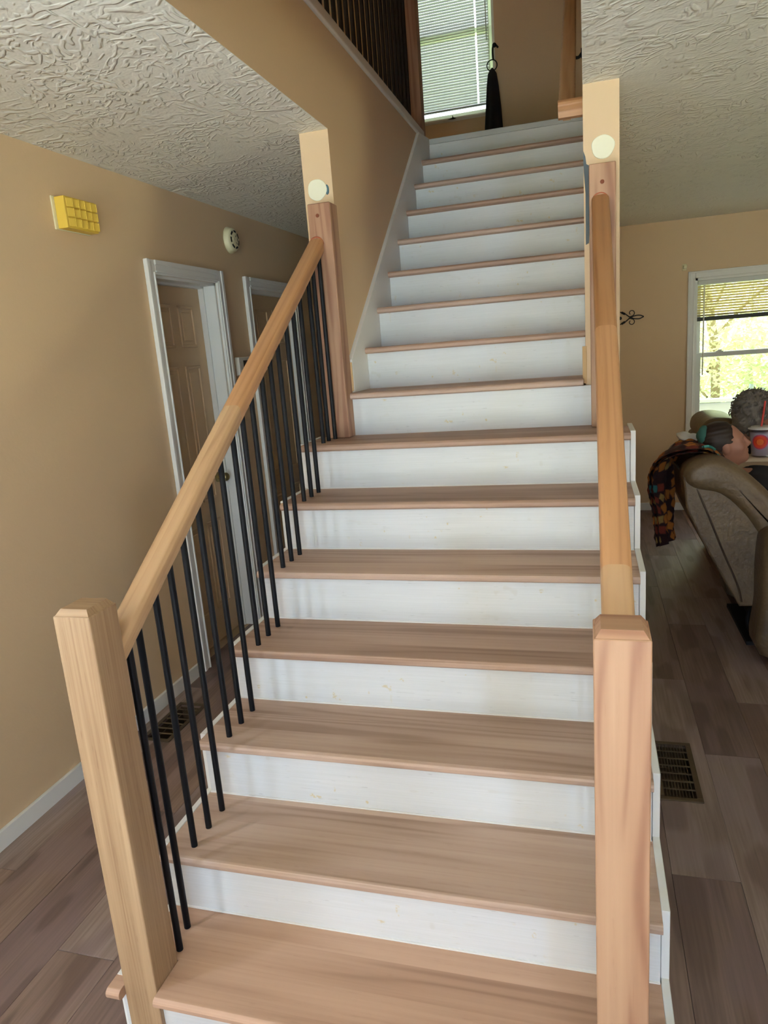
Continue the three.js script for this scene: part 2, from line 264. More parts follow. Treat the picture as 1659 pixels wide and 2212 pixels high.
// ------------------------------------------------------------------ windows: local frame x across, y up from the sill, z out of the wall into the room
function makeWindow(name, w, h, pos, turn, { wall = 0.14, C = 0.055, meet = h * 0.5, lights = 'hung', glassZ = -0.075, casing = true } = {}) {
  const g = structure(name, pos); g.rotation.y = turn;
  const P = (n, geos, m, parent = g) => part(n, geos, m, parent, false);
  if (casing) {
    P('window_casing', [rbox(-w / 2 - C, -w / 2, -0.02, h + C, 0, 0.018, 0.004), rbox(-w / 2 - C, -w / 2 - C + 0.016, -0.02, h + C, 0.01, 0.024, 0.004), rbox(-w / 2 - 0.014, -w / 2 - 0.006, -0.02, h, 0.012, 0.022, 0.003)], white);
    P('window_casing', [rbox(w / 2, w / 2 + C, -0.02, h + C, 0, 0.018, 0.004), rbox(w / 2 + C - 0.016, w / 2 + C, -0.02, h + C, 0.01, 0.024, 0.004)], white);
    P('window_casing', [rbox(-w / 2 + 0.0005, w / 2 - 0.0005, h, h + C, 0, 0.018, 0.004), rbox(-w / 2 - C, w / 2 + C, h + C - 0.016, h + C, 0.01, 0.024, 0.004)], white);
    P('window_stool', [rbox(-w / 2 - C - 0.02, w / 2 + C + 0.02, -0.045, -0.02, -0.02, 0.045, 0.006), rbox(-w / 2 - C, w / 2 + C, -0.105, -0.045, 0, 0.016, 0.004)], white);
  }
  P('window_jamb', [box(-w / 2, -w / 2 + 0.02, 0, h, -wall, 0), box(w / 2 - 0.02, w / 2, 0, h, -wall, 0), box(-w / 2, w / 2, h - 0.02, h, -wall, 0), box(-w / 2, w / 2, -0.02, 0.012, -wall, 0)], white);
  const frame = (x0, x1, y0, y1, z, t) => [rbox(x0, x0 + t, y0, y1, z - 0.016, z + 0.016, 0.003), rbox(x1 - t, x1, y0, y1, z - 0.016, z + 0.016, 0.003), rbox(x0 + t, x1 - t, y0, y0 + t, z - 0.016, z + 0.016, 0.003), rbox(x0 + t, x1 - t, y1 - t, y1, z - 0.016, z + 0.016, 0.003)];
  const leaf = (n, x0, x1, y0, y1, z, t) => { const s = P(n, frame(x0, x1, y0, y1, z, t), sash); P('pane', [new THREE.PlaneGeometry(x1 - x0 - 2 * t + 0.01, y1 - y0 - 2 * t + 0.01).translate((x0 + x1) / 2, (y0 + y1) / 2, z)], glass, s); return s; };
  const a = -w / 2 + 0.02, b = w / 2 - 0.02;
  if (lights === 'hung') {
    leaf('upper_sash', a, b, meet - 0.02, h - 0.02, glassZ - 0.02, 0.038);
    const low = leaf('lower_sash', a + 0.004, b - 0.004, 0.012, meet + 0.018, glassZ + 0.016, 0.038);
    for (const s of [-0.26, 0.26]) P('sash_lock', [rbox(s * w - 0.03, s * w + 0.03, meet + 0.018, meet + 0.026, glassZ + 0.004, glassZ + 0.028, 0.003), rbox(s * w - 0.015, s * w + 0.018, meet + 0.026, meet + 0.036, glassZ + 0.008, glassZ + 0.024, 0.003)], sash, low);
  } else lights.forEach(([x0, x1]) => leaf('glazed_leaf', x0, x1, 0.01, h - 0.02, glassZ, 0.07));
  return g;
}
makeWindow('window_1', LIVW[1] - LIVW[0], LIVW[3] - LIVW[2], [(LIVW[0] + LIVW[1]) / 2, LIVW[2], FAR], 0, { meet: 0.712, C: 0.056 });
makeWindow('window_2', UPW[1] - UPW[0], UPW[3] - UPW[2], [(UPW[0] + UPW[1]) / 2, UPW[2], FAR], 0, { meet: 0.66, C: 0.06, casing: false });
makeWindow('window_3', LW[1] - LW[0], LW[3] - LW[2], [LEFT, LW[2], (LW[0] + LW[1]) / 2], Math.PI / 2, {});
makeWindow('door_3', FD[1] - FD[0], FD[3], [(FD[0] + FD[1]) / 2, 0, FRONT], Math.PI, { lights: [[-0.86, -0.48], [-0.46, 0.46], [0.48, 0.86]] });
makeWindow('window_4', PD[1] - PD[0], PD[3] - PD[2], [RIGHT, PD[2], (PD[0] + PD[1]) / 2], -Math.PI / 2, { lights: [[-0.64, 0.64]] });
makeWindow('window_5', FW[1] - FW[0], FW[3] - FW[2], [(FW[0] + FW[1]) / 2, FW[2], FRONT], Math.PI, {});
makeWindow('window_6', UFW[1] - UFW[0], UFW[3] - UFW[2], [(UFW[0] + UFW[1]) / 2, UFW[2], FRONT], Math.PI, {});

// ------------------------------------------------------------------ the staircase
{
  const st = thing('staircase', 'straight staircase of bare oak treads with white painted risers climbing between two walls', 'staircase', [0.02, 0, 0]);
  const profile = (depth, r = 0.0125) => {                    // (distance behind the nosing, height) with a rounded front
    const s = new THREE.Shape(), t = THICK; s.moveTo(depth, -t); s.lineTo(r, -t); s.absarc(r, -t + r, r, -Math.PI / 2, -Math.PI, true); s.lineTo(0, -r); s.absarc(r, -r, r, Math.PI, Math.PI / 2, true); s.lineTo(depth, 0); s.closePath(); return s;
  };
  const slab = (x0, x1, y, z, depth) => { const g = new THREE.ExtrudeGeometry(profile(depth), { depth: x1 - x0, bevelEnabled: false, curveSegments: 5 }); g.rotateY(Math.PI / 2); g.translate(x0, y, z); return toCreasedNormals(g, 0.6); };
  const mats = [treadC, treadA, treadA, treadB, treadA, treadB, treadB, treadA, treadB, treadA, treadB, treadA, treadB, treadA, treadB];
  for (let i = 1; i <= N; i++) {
    const y = i * RISE, z = nose(i), d = RUN + LIP - 0.0005, ou = hash(i, 1, 9), ov = hash(i, 2, 9);
    let gs;
    const plainSlab = (x0, x1, back = 0) => { const g = box(x0, x1, y - THICK, y, z - d, z - back); return g; };
    if (i === 1) gs = [slab(-0.618, -0.5815, y, z, d), plainSlab(-0.5815, -0.4895, 0.1135), slab(-0.4895, 0.4995, y, z, d), plainSlab(0.4995, 0.5935, 0.1), slab(0.5935, XR, y, z, d)];
    else if (i < 7) gs = [slab(XL, XR, y, z, d)];
    else if (i === 7) gs = [slab(XL, XR, y, z, 0.196), box(-0.588, 0.616, y - THICK, y, z - d, z - 0.196)];
    else if (i === 8) gs = [slab(-0.455, 0.482, y, z, d)];
    else gs = [slab(-0.4495, WR0 - 0.0015, y, z, d)];
    part('tread', gs.map((g) => metre(g, 'x', 1.6, 0.8, ou, ov)), mats[i - 1], st);
  }
  for (let i = 1; i <= N + 1; i++) {
    const y0 = (i - 1) * RISE, y1 = i * RISE - THICK, z = nose(i) - LIP, [a, b] = i < 8 ? [XL + 0.002, XR - 0.002] : i === 8 ? [-0.575, 0.6] : [-0.449, WR0 - 0.0015];
    const th = i === 8 ? 0.010 : 0.018;
    if (i <= N) part('riser', [metre(box(a, b, y0, y1, z - th, z), 'x', 1.4, 0.36, i * 0.37, i * 0.29)], whiteRiser, st);
    else part('riser', [metre(box(a, b, y0, UP - 0.034, z - 0.018, z), 'x', 1.4, 0.36, 0.3, 0.2)], whiteRiser, st);
    if (i < 8 && i > 1) part('caulk_line', [box(a, b, y0, y0 + 0.004, z, z + 0.004)], white, st);       // painted caulk line at the back of each tread
  }
  part('landing_edge', [rbox(-0.449, WR0 - 0.0015, UP - 0.033, UP, -3.706, -3.688, 0.003)], primer, st).userData.label = 'grey primed edge of the upper floor';
  // outer stringers: sawtooth boards flush with the tread tops, closed to the floor
  const saw = (back) => { const p = [[back, 0], [0.048, 0]]; for (let i = 1; i <= 7; i++) { p.push([-nose(i) + 0.048, i * RISE], [-nose(i + 1) + 0.048, i * RISE]); } p.pop(); p.push([back, 7 * RISE]); return poly(p); };
  const side = (x0, x1) => { const g = new THREE.ExtrudeGeometry(saw(1.735), { depth: x1 - x0, bevelEnabled: true, bevelSize: 0.0015, bevelThickness: 0.0015, bevelSegments: 1 }); g.rotateY(Math.PI / 2); return g.translate(x0, 0, 0); };
  part('outer_stringer', [side(XR + 0.002, XR + 0.017)], white, st);
  part('outer_stringer', [side(XL - 0.0165, XL - 0.002)], white, st);
  // small returns that the stringers show in front of each riser
  // wall skirt on the left, sloping with the flight
  const sk = poly([[1.762, 1.41], [1.762, 1.575], [3.40, 2.846], [3.66, 2.878], [3.69, 2.878], [3.69, 2.67], [1.985, 1.41]]);
  const gsk = new THREE.ExtrudeGeometry(sk, { depth: 0.0155, bevelEnabled: true, bevelSize: 0.002, bevelThickness: 0.002, bevelSegments: 2 }); gsk.rotateY(Math.PI / 2); gsk.translate(WL1, 0, 0);
  part('wall_skirt', [gsk], white, st);
}
// moulded cap board along the edge of the upper hall floor
{ const m = part('trim_1', [rbox(WL1 - 0.135, WL1 + 0.016, 2.847, 2.894, -3.56, OPEN - 0.005, 0.008)], std(0xd9d2c6, 0.5), scene); m.userData.kind = 'structure'; }
// raw framing and drywall mud at the foot of the stair walls, filled handrail holes
{
  const blob = (cx, cy, r, z, s, d = 0.002, fx = 1, fy = 1) => { const p = []; for (let k = 0; k < 28; k++) { const a = k / 28 * 6.2832, q = r * (1 + 0.03 * Math.sin(3 * a + s) + 0.02 * Math.sin(5 * a + 2 * s)); p.push([cx + fx * q * Math.cos(a), cy + fy * q * Math.sin(a)]); } return alongZ(poly(p), z, z + d, { bevelEnabled: true, bevelSize: 0.002, bevelThickness: 0.0015, bevelSegments: 2 }); };
  part('filler_patch', [blob(-0.532, 2.247, 0.0385, WEND, 1.2)], filler, stairWallLeft).userData.label = 'pale round filler patch';
  part('filler_mark', [blob(-0.4905, 2.243, 0.016, WEND, 2.2, 0.0014, 0.35, 1.05)], fillerBlue, stairWallLeft);
  part('raw_stud', [rbox(WL1 - 0.02, WL1 + 0.0165, 1.445, 1.565, WEND - 0.006, WEND + 0.001, 0.001)], rawWood, stairWallLeft).userData.label = 'raw wood strip';
  part('filler_patch', [blob(0.5595, 2.250, 0.038, WEND, 0.4)], filler, stairWallRight).userData.label = 'pale round filler patch';
  part('scraped_edge', [alongZ(poly([[0.4918, 2.245], [0.499, 2.225], [0.502, 2.2], [0.510, 2.195], [0.5115, 1.99], [0.508, 1.93], [0.497, 1.925], [0.498, 2.1], [0.4918, 2.2]]), WEND, WEND + 0.0016)], mud, stairWallRight).userData.label = 'scraped grey drywall mud';
  part('raw_stud', [rbox(WR0 - 0.012, WR0 + 0.004, 1.42, 1.56, WEND - 0.012, WEND + 0.0015, 0.001)], rawWood, stairWallRight).userData.label = 'raw wood strip';
}

// ------------------------------------------------------------------ stair railings
const railY = (z, o) => o + 0.663 * (-z - 0.2);
function railProfile(w, h) { const s = new THREE.Shape(), a = w / 2; s.moveTo(-a + 0.008, -h / 2); s.lineTo(a - 0.008, -h / 2); s.quadraticCurveTo(a, -h / 2, a, -h / 2 + 0.008); s.lineTo(a, h / 2 - 0.02); s.quadraticCurveTo(a, h / 2, a - 0.02, h / 2); s.lineTo(-a + 0.02, h / 2); s.quadraticCurveTo(-a, h / 2, -a, h / 2 - 0.02); s.lineTo(-a, -h / 2 + 0.008); s.quadraticCurveTo(-a, -h / 2, -a + 0.008, -h / 2); return s; }
function railPiece(x, o, za, zb, w, h, k) {                    // plumb-cut piece of sloping handrail from za back to zb
  const g = toCreasedNormals(alongZ(railProfile(w, h), zb, za, { curveSegments: 6 }), 0.7), m = metre(g, 'z', 1.2, 0.3, k, k * 1.7), p = m.attributes.position;
  for (let i = 0; i < p.count; i++) p.setXYZ(i, p.getX(i) + x, p.getY(i) + railY(p.getZ(i), o), p.getZ(i));
  m.computeVertexNormals(); return toCreasedNormals(m, 0.7);
}
const balGeo = cyl(0.0085, 0.0085, 1, 14);
function newel(t, x0, x1, z0, z1, y0, yc, yt, mat, k) {        // square post with a chamfered top
  const c = 0.0125, g = [metre(rbox(x0, x1, y0, yc, z0, z1, 0.003, 2), 'y', 1.2, 0.4, k, k * 2.3)];
  const w = x1 - x0, d = z1 - z0, f = new THREE.CylinderGeometry(Math.SQRT1_2, Math.SQRT1_2, 1, 4, 1).rotateY(Math.PI / 4), p = f.attributes.position;
  for (let i = 0; i < p.count; i++) { const up = p.getY(i) > 0, sx = Math.sign(p.getX(i)) * Math.round(Math.abs(p.getX(i)) * 2) / 2, sz = Math.sign(p.getZ(i)) * Math.round(Math.abs(p.getZ(i)) * 2) / 2; p.setXYZ(i, (x0 + x1) / 2 + sx * (up ? w - 2 * c : w - 0.001), up ? yt : yc - 0.004, (z0 + z1) / 2 + sz * (up ? d - 2 * c : d - 0.001)); }
  const q = plain(f); q.computeVertexNormals(); g.push(metre(q, 'x', 1.2, 0.4, k + 0.2, k));
  return part('newel_post', g, mat, t);
}
function wallPost(t, x0, x1, yb, yt, mat, k) {
  const w = part('wall_post', [metre(rbox(x0, x1, yb, yt, WEND + 0.0005, -1.662, 0.004, 2), 'y', 1.2, 0.4, k, k * 1.4)], mat, t);
  return w;
}
function plug(t, x, y) { part('screw_plug', [cyl(0.007, 0.007, 0.002, 14).rotateX(Math.PI / 2).translate(x, y, -1.6615)], knot, t); }
// left side
{
  const t = thing('stair_railing', 'left stair railing with black iron balusters and an open view of the hallway behind it', 'railing', [-0.535, 0, 0]);
  newel(t, -0.5805, -0.4905, -0.1125, -0.0215, 0.001, 1.118, 1.131, postMat, 0.15);
  wallPost(t, -0.549, -0.456, 7 * RISE + 0.0005, 2.181, postMat2, 0.4);
  const o = 1.056, x = -0.525;
  part('handrail', [railPiece(x, o, -0.1125, -0.80, 0.062, 0.052, 0.2)], railMat, t);
  part('handrail', [railPiece(x, o, -0.80, -1.6615, 0.062, 0.052, 0.7)], railPale, t).userData.label = 'paler upper length of oak handrail';
  part('stain_ring', [new THREE.TorusGeometry(0.029, 0.003, 6, 24, Math.PI).scale(1, 1, 0.5).translate(x + 0.001, railY(-1.66, o) + 0.004, -1.6612)], redStain, t);
  plug(t, -0.509, 2.135);
  const zs = [-0.143, -0.211]; for (let i = 2; i <= 6; i++) zs.push(nose(i) - 0.050, nose(i) - 0.126, nose(i) - 0.202); zs.push(-1.525, -1.588, -1.645);
  zs.forEach((z) => {
    const i = z > -0.24 ? 1 : z < -1.5 ? 7 : Math.min(7, Math.floor(-z / RUN) + 1), y0 = i * RISE + 0.0004, y1 = railY(z, o) - 0.022, m = new THREE.Mesh(balGeo, iron);
    m.name = numbered('baluster'); m.scale.y = y1 - y0; m.position.set(-0.522 - t.position.x + (z < -1.6 ? 0.008 : z > -0.15 ? 0.019 : 0), (y0 + y1) / 2, z); t.add(m);
  });
}
// right side
{
  const t = thing('stair_railing', 'right stair railing whose pale square newel post stands nearest the living room', 'railing', [0.547, 0, 0]);
  newel(t, 0.501, 0.5925, -0.099, -0.008, 0.001, 1.119, 1.132, postMat2, 0.55);
  wallPost(t, 0.510, 0.600, 7 * RISE + 0.0005, 2.180, postMat2, 0.9);
  const o = 1.083, x = 0.5475;
  part('handrail', [railPiece(x, o, -0.099, -0.28, 0.060, 0.05, 0.3)], railMat, t);
  part('handrail', [railPiece(x, o, -0.28, -0.98, 0.060, 0.05, 0.5)], railPale, t);
  part('handrail', [railPiece(x, o, -0.98, -1.6615, 0.060, 0.05, 0.1)], railDark, t).userData.label = 'browner upper length of oak handrail';
  part('stain_ring', [new THREE.TorusGeometry(0.028, 0.002, 6, 24, Math.PI).scale(1, 1, 0.5).translate(x, railY(-1.66, o) + 0.004, -1.6612)], redStain, t);
  plug(t, 0.5545, 2.118);
  const zs = [-0.143, -0.211]; for (let i = 2; i <= 6; i++) zs.push(nose(i) - 0.050, nose(i) - 0.126, nose(i) - 0.202); zs.push(-1.525, -1.588, -1.645);
  zs.forEach((z) => {
    const i = z > -0.24 ? 1 : z < -1.5 ? 7 : Math.min(7, Math.floor(-z / RUN) + 1), y0 = i * RISE + 0.0004, y1 = railY(z, o) - 0.022, m = new THREE.Mesh(balGeo, iron);
    m.name = numbered('baluster'); m.scale.y = y1 - y0; m.position.set(0.5495 - t.position.x, (y0 + y1) / 2, z); t.add(m);
  });
}
// guard railing of the upper hall
{
  const t = thing('upper_railing', 'black baluster guard railing of the upper hall above the left stair wall', 'railing', [-0.53, UP, -1.8]);
  part('newel_post', [metre(rbox(-0.562, -0.470, UP + 0.002, 4.02, -3.69, -3.60, 0.003), 'y', 1.2, 0.4, 0.3, 0.6)], postMat2, t);
  part('handrail', [metre(alongZ(railProfile(0.062, 0.052), -3.6, OPEN - 0.005).translate(-0.53, 3.86, 0), 'z', 1.2, 0.3)], railMat, t);
  for (let k = 0; k < 34; k++) { const m = new THREE.Mesh(balGeo, blackIron); m.name = numbered('baluster'); m.scale.set(1.2, 3.836 - 2.895, 1.2); m.position.set(0, (3.836 + 2.895) / 2 - UP, -3.53 + k * 0.0915 + 1.8); t.add(m); }
}
// oak handrail on the right wall with its mitred return and bracket
{
  const t = thing('wall_handrail', 'moulded oak wall handrail with a mitred return above the top steps', 'handrail', [0.44, 2.4, -1.9]);
  const prof = () => { const s = new THREE.Shape(); s.moveTo(-0.014, -0.032); s.lineTo(0.014, -0.032); s.lineTo(0.017, -0.022); s.quadraticCurveTo(0.018, -0.008, 0.029, 0.002); s.quadraticCurveTo(0.036, 0.016, 0.024, 0.026); s.quadraticCurveTo(0, 0.038, -0.024, 0.026); s.quadraticCurveTo(-0.036, 0.016, -0.029, 0.002); s.quadraticCurveTo(-0.018, -0.008, -0.017, -0.022); s.closePath(); return s; };
  const run = alongZ(prof(), -3.75, -1.93, { curveSegments: 6 }), p = run.attributes.position;
  for (let i = 0; i < p.count; i++) p.setXYZ(i, p.getX(i) + 0.433, p.getY(i) + 2.432 + 0.70 * (-p.getZ(i) - 1.93), p.getZ(i));
  run.computeVertexNormals();
  part('rail', [metre(toCreasedNormals(run, 0.7), 'z', 1.2, 0.3)], railMat, t);
  const ret = alongZ(prof(), 0, 0.088, { curveSegments: 6 }).rotateY(Math.PI / 2).translate(0.4025, 2.432, -1.9);
  part('rail_return', [metre(toCreasedNormals(ret, 0.7), 'x', 1.2, 0.3)], railPale, t);
  part('bracket', [tube([[0.433, 2.86, -2.62], [0.45, 2.84, -2.62], [0.475, 2.835, -2.62], [0.49, 2.85, -2.62]], 0.007), cyl(0.02, 0.02, 0.006, 16).rotateZ(Math.PI / 2).translate(0.4885, 2.85, -2.62)], blackIron, t);
}

// ------------------------------------------------------------------ things on the left wall
{
  const x = LEFT, t = thing('door_chime', 'yellowed door chime box with a grid of small louvres high on the left wall', 'door chime', [x, 2.225, -1.49]);
  part('back_plate', [rbox(x, x + 0.007, 2.165, 2.290, -1.595, -1.389, 0.002)], creamPlastic, t);
  part('cover', [rbox(x + 0.007, x + 0.052, 2.168, 2.287, -1.592, -1.402, 0.003)], yellowPlastic, t);
  for (let r = 0; r < 3; r++) for (let c = 0; c < 5; c++) {        // each louvre is a slanted wedge
    const z1 = -1.410 - c * 0.0358, g = rbox(-0.004, 0.004, -0.0168, 0.0168, -0.0150, 0.0150, 0.0035, 2); g.rotateY(-0.30); g.translate(x + 0.0535, 2.1905 + r * 0.0372, z1 - 0.0175);
    part('louvre', [g, rbox(x + 0.052, x + 0.0625, 2.1905 + r * 0.0372 - 0.0165, 2.1905 + r * 0.0372 + 0.0165, z1 - 0.0345, z1 - 0.0300, 0.002)], yellowPlastic, t);
  }
}
{
  const x = LEFT, c = [x, 2.297, -2.868], t = thing('smoke_detector', 'round cream smoke detector above the recessed six-panel door', 'smoke detector', c), R = (g) => g.rotateZ(-Math.PI / 2).translate(...c);
  const pts = [[0.0, 0.040], [0.030, 0.040], [0.046, 0.038], [0.060, 0.033], [0.067, 0.024], [0.068, 0.006], [0.074, 0.004], [0.074, 0], [0, 0]].reverse().map(([a, b]) => new THREE.Vector2(a, b));
  part('housing', [R(new THREE.LatheGeometry(pts, 48))], creamPlastic, t);
  for (let k = 0; k < 7; k++) { const a0 = k / 7 * 6.283, s = new THREE.Shape(); s.absarc(0, 0, 0.051, a0, a0 + 0.62, false); s.absarc(0, 0, 0.040, a0 + 0.62, a0, true); s.closePath(); part('vent_slot', [new THREE.ExtrudeGeometry(s, { depth: 0.003, bevelEnabled: false }).rotateX(-Math.PI / 2).translate(0, 0.0362, 0).rotateZ(-Math.PI / 2).translate(...c)], darkSlot, t); }
  part('test_button', [R(cyl(0.009, 0.010, 0.004, 20).translate(0, 0.041, 0.018))], creamPlastic, t);
  for (const [a, b] of [[-0.02, -0.012], [0.02, -0.014], [0.0, -0.026]]) part('sound_slot', [R(rbox(-0.008, 0.008, 0.0385, 0.0412, -0.002, 0.002, 0.001).rotateY(a * 40).translate(a, 0, b))], darkSlot, t);
}
{
  const x = LEFT, t = thing('thermostat', 'small white thermostat between the two hallway doors, partly hidden by the oak rail', 'thermostat', [x, 1.575, -2.86]);
  part('base', [rbox(x, x + 0.03, 1.520, 1.628, -2.958, -2.752, 0.006)], plateWhite, t);
  part('display', [rbox(x + 0.028, x + 0.032, 1.550, 1.608, -2.905, -2.805, 0.002)], darkSlot, t);
  for (let k = 0; k < 3; k++) part('button', [rbox(x + 0.028, x + 0.034, 1.528, 1.540, -2.935 + k * 0.05, -2.905 + k * 0.05, 0.002)], plateWhite, t);
}
// floor registers
function register(label, x0, x1, z0, z1, cols, rows) {
  const t = thing('floor_register', label, 'floor vent', [(x0 + x1) / 2, 0, (z0 + z1) / 2]), e = 0.02;
  const bev = (a, b, c, d) => rbox(a, b, 0.0002, 0.005, c, d, 0.002);
  part('frame', [bev(x0, x1, z0, z0 + e), bev(x0, x1, z1 - e, z1), bev(x0, x0 + e, z0 + e, z1 - e), bev(x1 - e, x1, z0 + e, z1 - e)], ventMetal, t);
  part('duct', [box(x0 + 0.015, x0 + 0.0158, -0.105, 0.0002, z0 + 0.015, z1 - 0.015), box(x1 - 0.0158, x1 - 0.015, -0.105, 0.0002, z0 + 0.015, z1 - 0.015), box(x0 + 0.0158, x1 - 0.0158, -0.105, 0.0002, z0 + 0.015, z0 + 0.0158), box(x0 + 0.0158, x1 - 0.0158, -0.105, 0.0002, z1 - 0.0158, z1 - 0.015), box(x0 + 0.0158, x1 - 0.0158, -0.105, -0.104, z0 + 0.0158, z1 - 0.0158)], ventMetal, t);
  const dz = (z1 - z0 - 2 * e) / rows, dx = (x1 - x0 - 2 * e) / cols;
  for (let k = 1; k < rows; k++) part('cross_bar', [rbox(x0 + e, x1 - e, 0.0008, 0.0046, z0 + e + k * dz - 0.004, z0 + e + k * dz + 0.004, 0.001)], ventMetal, t);
  const fins = []; for (let k = 1; k < cols; k++) for (let r = 0; r < rows; r++) { const g = box(-0.0012, 0.0012, 0.0008, 0.0042, 0.004, dz - 0.004); g.rotateZ(0.35); fins.push(g.translate(x0 + e + k * dx, 0, z0 + e + r * dz)); }
  if (cols > 1) { part('fin', fins, ventMetal, t).userData.kind = 'stuff'; }
}
register('brown metal floor register beside the left baseboard, seen between the balusters', ...REGISTERS[0], 2, 7);
register('brown metal floor register with rows of louvres beside the right side of the stairs', ...REGISTERS[1], 10, 7);

// ------------------------------------------------------------------ blinds
{
  // upper hall: closed slats, one end short of the jamb, a snapped slat at the bottom
  const x0 = -0.99, x1 = -0.256, z = FAR + 0.012, t = thing('window_blind', 'closed pale mini blind over the upstairs window, its bottom slats torn', 'window blind', [(x0 + x1) / 2, 3.565, z]);
  part('head_rail', [rbox(x0, x1, 4.86, 4.895, z - 0.014, z + 0.014, 0.003)], vinylSlat, t);
  const slat = (a, b, w) => { const n = 6, pos = [], idx = []; for (let i = 0; i <= n; i++) { const s = i / n - 0.5, yy = s * w * 0.94, zz = -s * w * 0.33 + 0.0022 * (1 - 4 * s * s); pos.push(a, yy, zz, b, yy, zz); } for (let i = 0; i < n; i++) idx.push(2 * i, 2 * i + 1, 2 * i + 2, 2 * i + 1, 2 * i + 3, 2 * i + 2); const g = new THREE.BufferGeometry(); g.setAttribute('position', new THREE.Float32BufferAttribute(pos, 3)); g.setIndex(idx); g.computeVertexNormals(); return plain(g); };
  const hole = -0.365, cx = (x0 + x1) / 2, w = 0.0245;
  const geo = mergeGeometries([slat(x0 - cx, hole - 0.008 - cx, w), slat(hole + 0.006 - cx, x1 - cx, w)]);
  const top = 4.85, pitch = 0.0212;
  for (let k = 0, y = 3.592; y < top; y += pitch, k++) { const m = new THREE.Mesh(geo, vinylSlat); m.name = numbered('slat'); m.position.set(rr(-0.001, 0.001), y - 3.565, 0); m.rotation.z = rr(-0.0015, 0.0015); t.add(m); }
  part('bottom_rail', [rbox(x0, x1, 3.564, 3.578, z - 0.011, z + 0.011, 0.003)], vinylSlat, t);
  part('torn_slat', [alongZ(poly([[-0.640, 3.500], [-0.600, 3.507], [-0.597, 3.530], [-0.588, 3.510], [-0.563, 3.500], [-0.590, 3.494]]), z - 0.004, z - 0.001)], darkSlot, t);
  part('wand', [cyl(0.004, 0.004, 0.62, 8).translate(-0.278, 4.35, z + 0.02)], vinylSlat, t);
}
{
  // living room: raised stack, slats open above a dark bottom rail
  const x0 = LIVW[0] + 0.024, x1 = LIVW[1] - 0.024, z = FAR - 0.025, t = thing('window_blind', 'half raised ivory blind with open slats in the living room window', 'window blind', [(x0 + x1) / 2, 1.632, z]);
  part('head_rail', [rbox(x0, x1, 1.928, 1.962, z - 0.02, z + 0.02, 0.003)], sash, t);
  for (let k = 0; k < 12; k++) { const g = rbox(x0, x1, -0.001, 0.001, -0.0125, 0.0125, 0.0009, 1); g.rotateX(-0.55); const m = part('slat', [g], ivorySlat, t, false); m.position.set(-(x0 + x1) / 2, 1.680 + k * 0.0212 - 1.632, 0); }
  part('bottom_rail', [rbox(x0, x1, 1.634, 1.668, z - 0.024, z + 0.024, 0.004)], darkRail, t);
  for (const x of [x0 + 0.07, x0 + 0.42]) part('ladder_cord', [cyl(0.0012, 0.0012, 0.28, 6).translate(x, 1.80, z + 0.026)], ivorySlat, t);
  part('tilt_wand', [cyl(0.006, 0.006, 0.74, 8).translate(x0 + 0.047, 1.555, z + 0.03)], plateWhite, t);
}
{
  const t = thing('curtain_bracket', 'cream curtain rod bracket at the upper left corner of the living room window', 'bracket', [1.284, 2.08, FAR]);
  part('plate', [rbox(1.268, 1.304, 2.055, 2.108, FAR, FAR + 0.012, 0.004)], creamPlastic, t);
  part('arm', [rbox(1.274, 1.300, 2.068, 2.096, FAR + 0.012, FAR + 0.055, 0.005)], creamPlastic, t);
}
{
  // wrought iron scroll on the living room wall, its left half hidden behind the rail
  const t = thing('wall_scroll', 'black wrought iron scroll ornament on the tan living room wall', 'wall ornament', [0.80, 1.71, FAR]), z = FAR + 0.014;
  const S = (pts, r) => tube(pts.map(([x, y]) => [x, y, z]), r, 40, 8);
  for (const s of [1, -1]) {
    part('long_leaf', [S([[0.775, 1.712 + s * 0.052], [0.815, 1.712 + s * 0.034], [0.855, 1.712 + s * 0.004], [0.895, 1.712 - s * 0.012], [0.935, 1.712 - s * 0.014], [0.968, 1.712]], 0.0042), S([[0.786, 1.712 + s * 0.049], [0.815, 1.712 + s * 0.032]], 0.009)], blackIron, t);
    const c = []; for (let k = 0; k <= 16; k++) { const a = -1.2 + k / 16 * 5.2, q = 0.026 - 0.011 * k / 16; c.push([0.868 + q * Math.cos(a), 1.712 + s * (0.038 + q * Math.sin(a))]); }
    part('curl', [S([[0.845, 1.712 + s * 0.004], ...c], 0.0032)], blackIron, t);
  }
  part('centre_stem', [S([[0.70, 1.712], [0.74, 1.716], [0.775, 1.712]], 0.006), cyl(0.014, 0.014, 0.014, 14).rotateX(Math.PI / 2).translate(0.776, 1.712, z - 0.007)], blackIron, t);
}
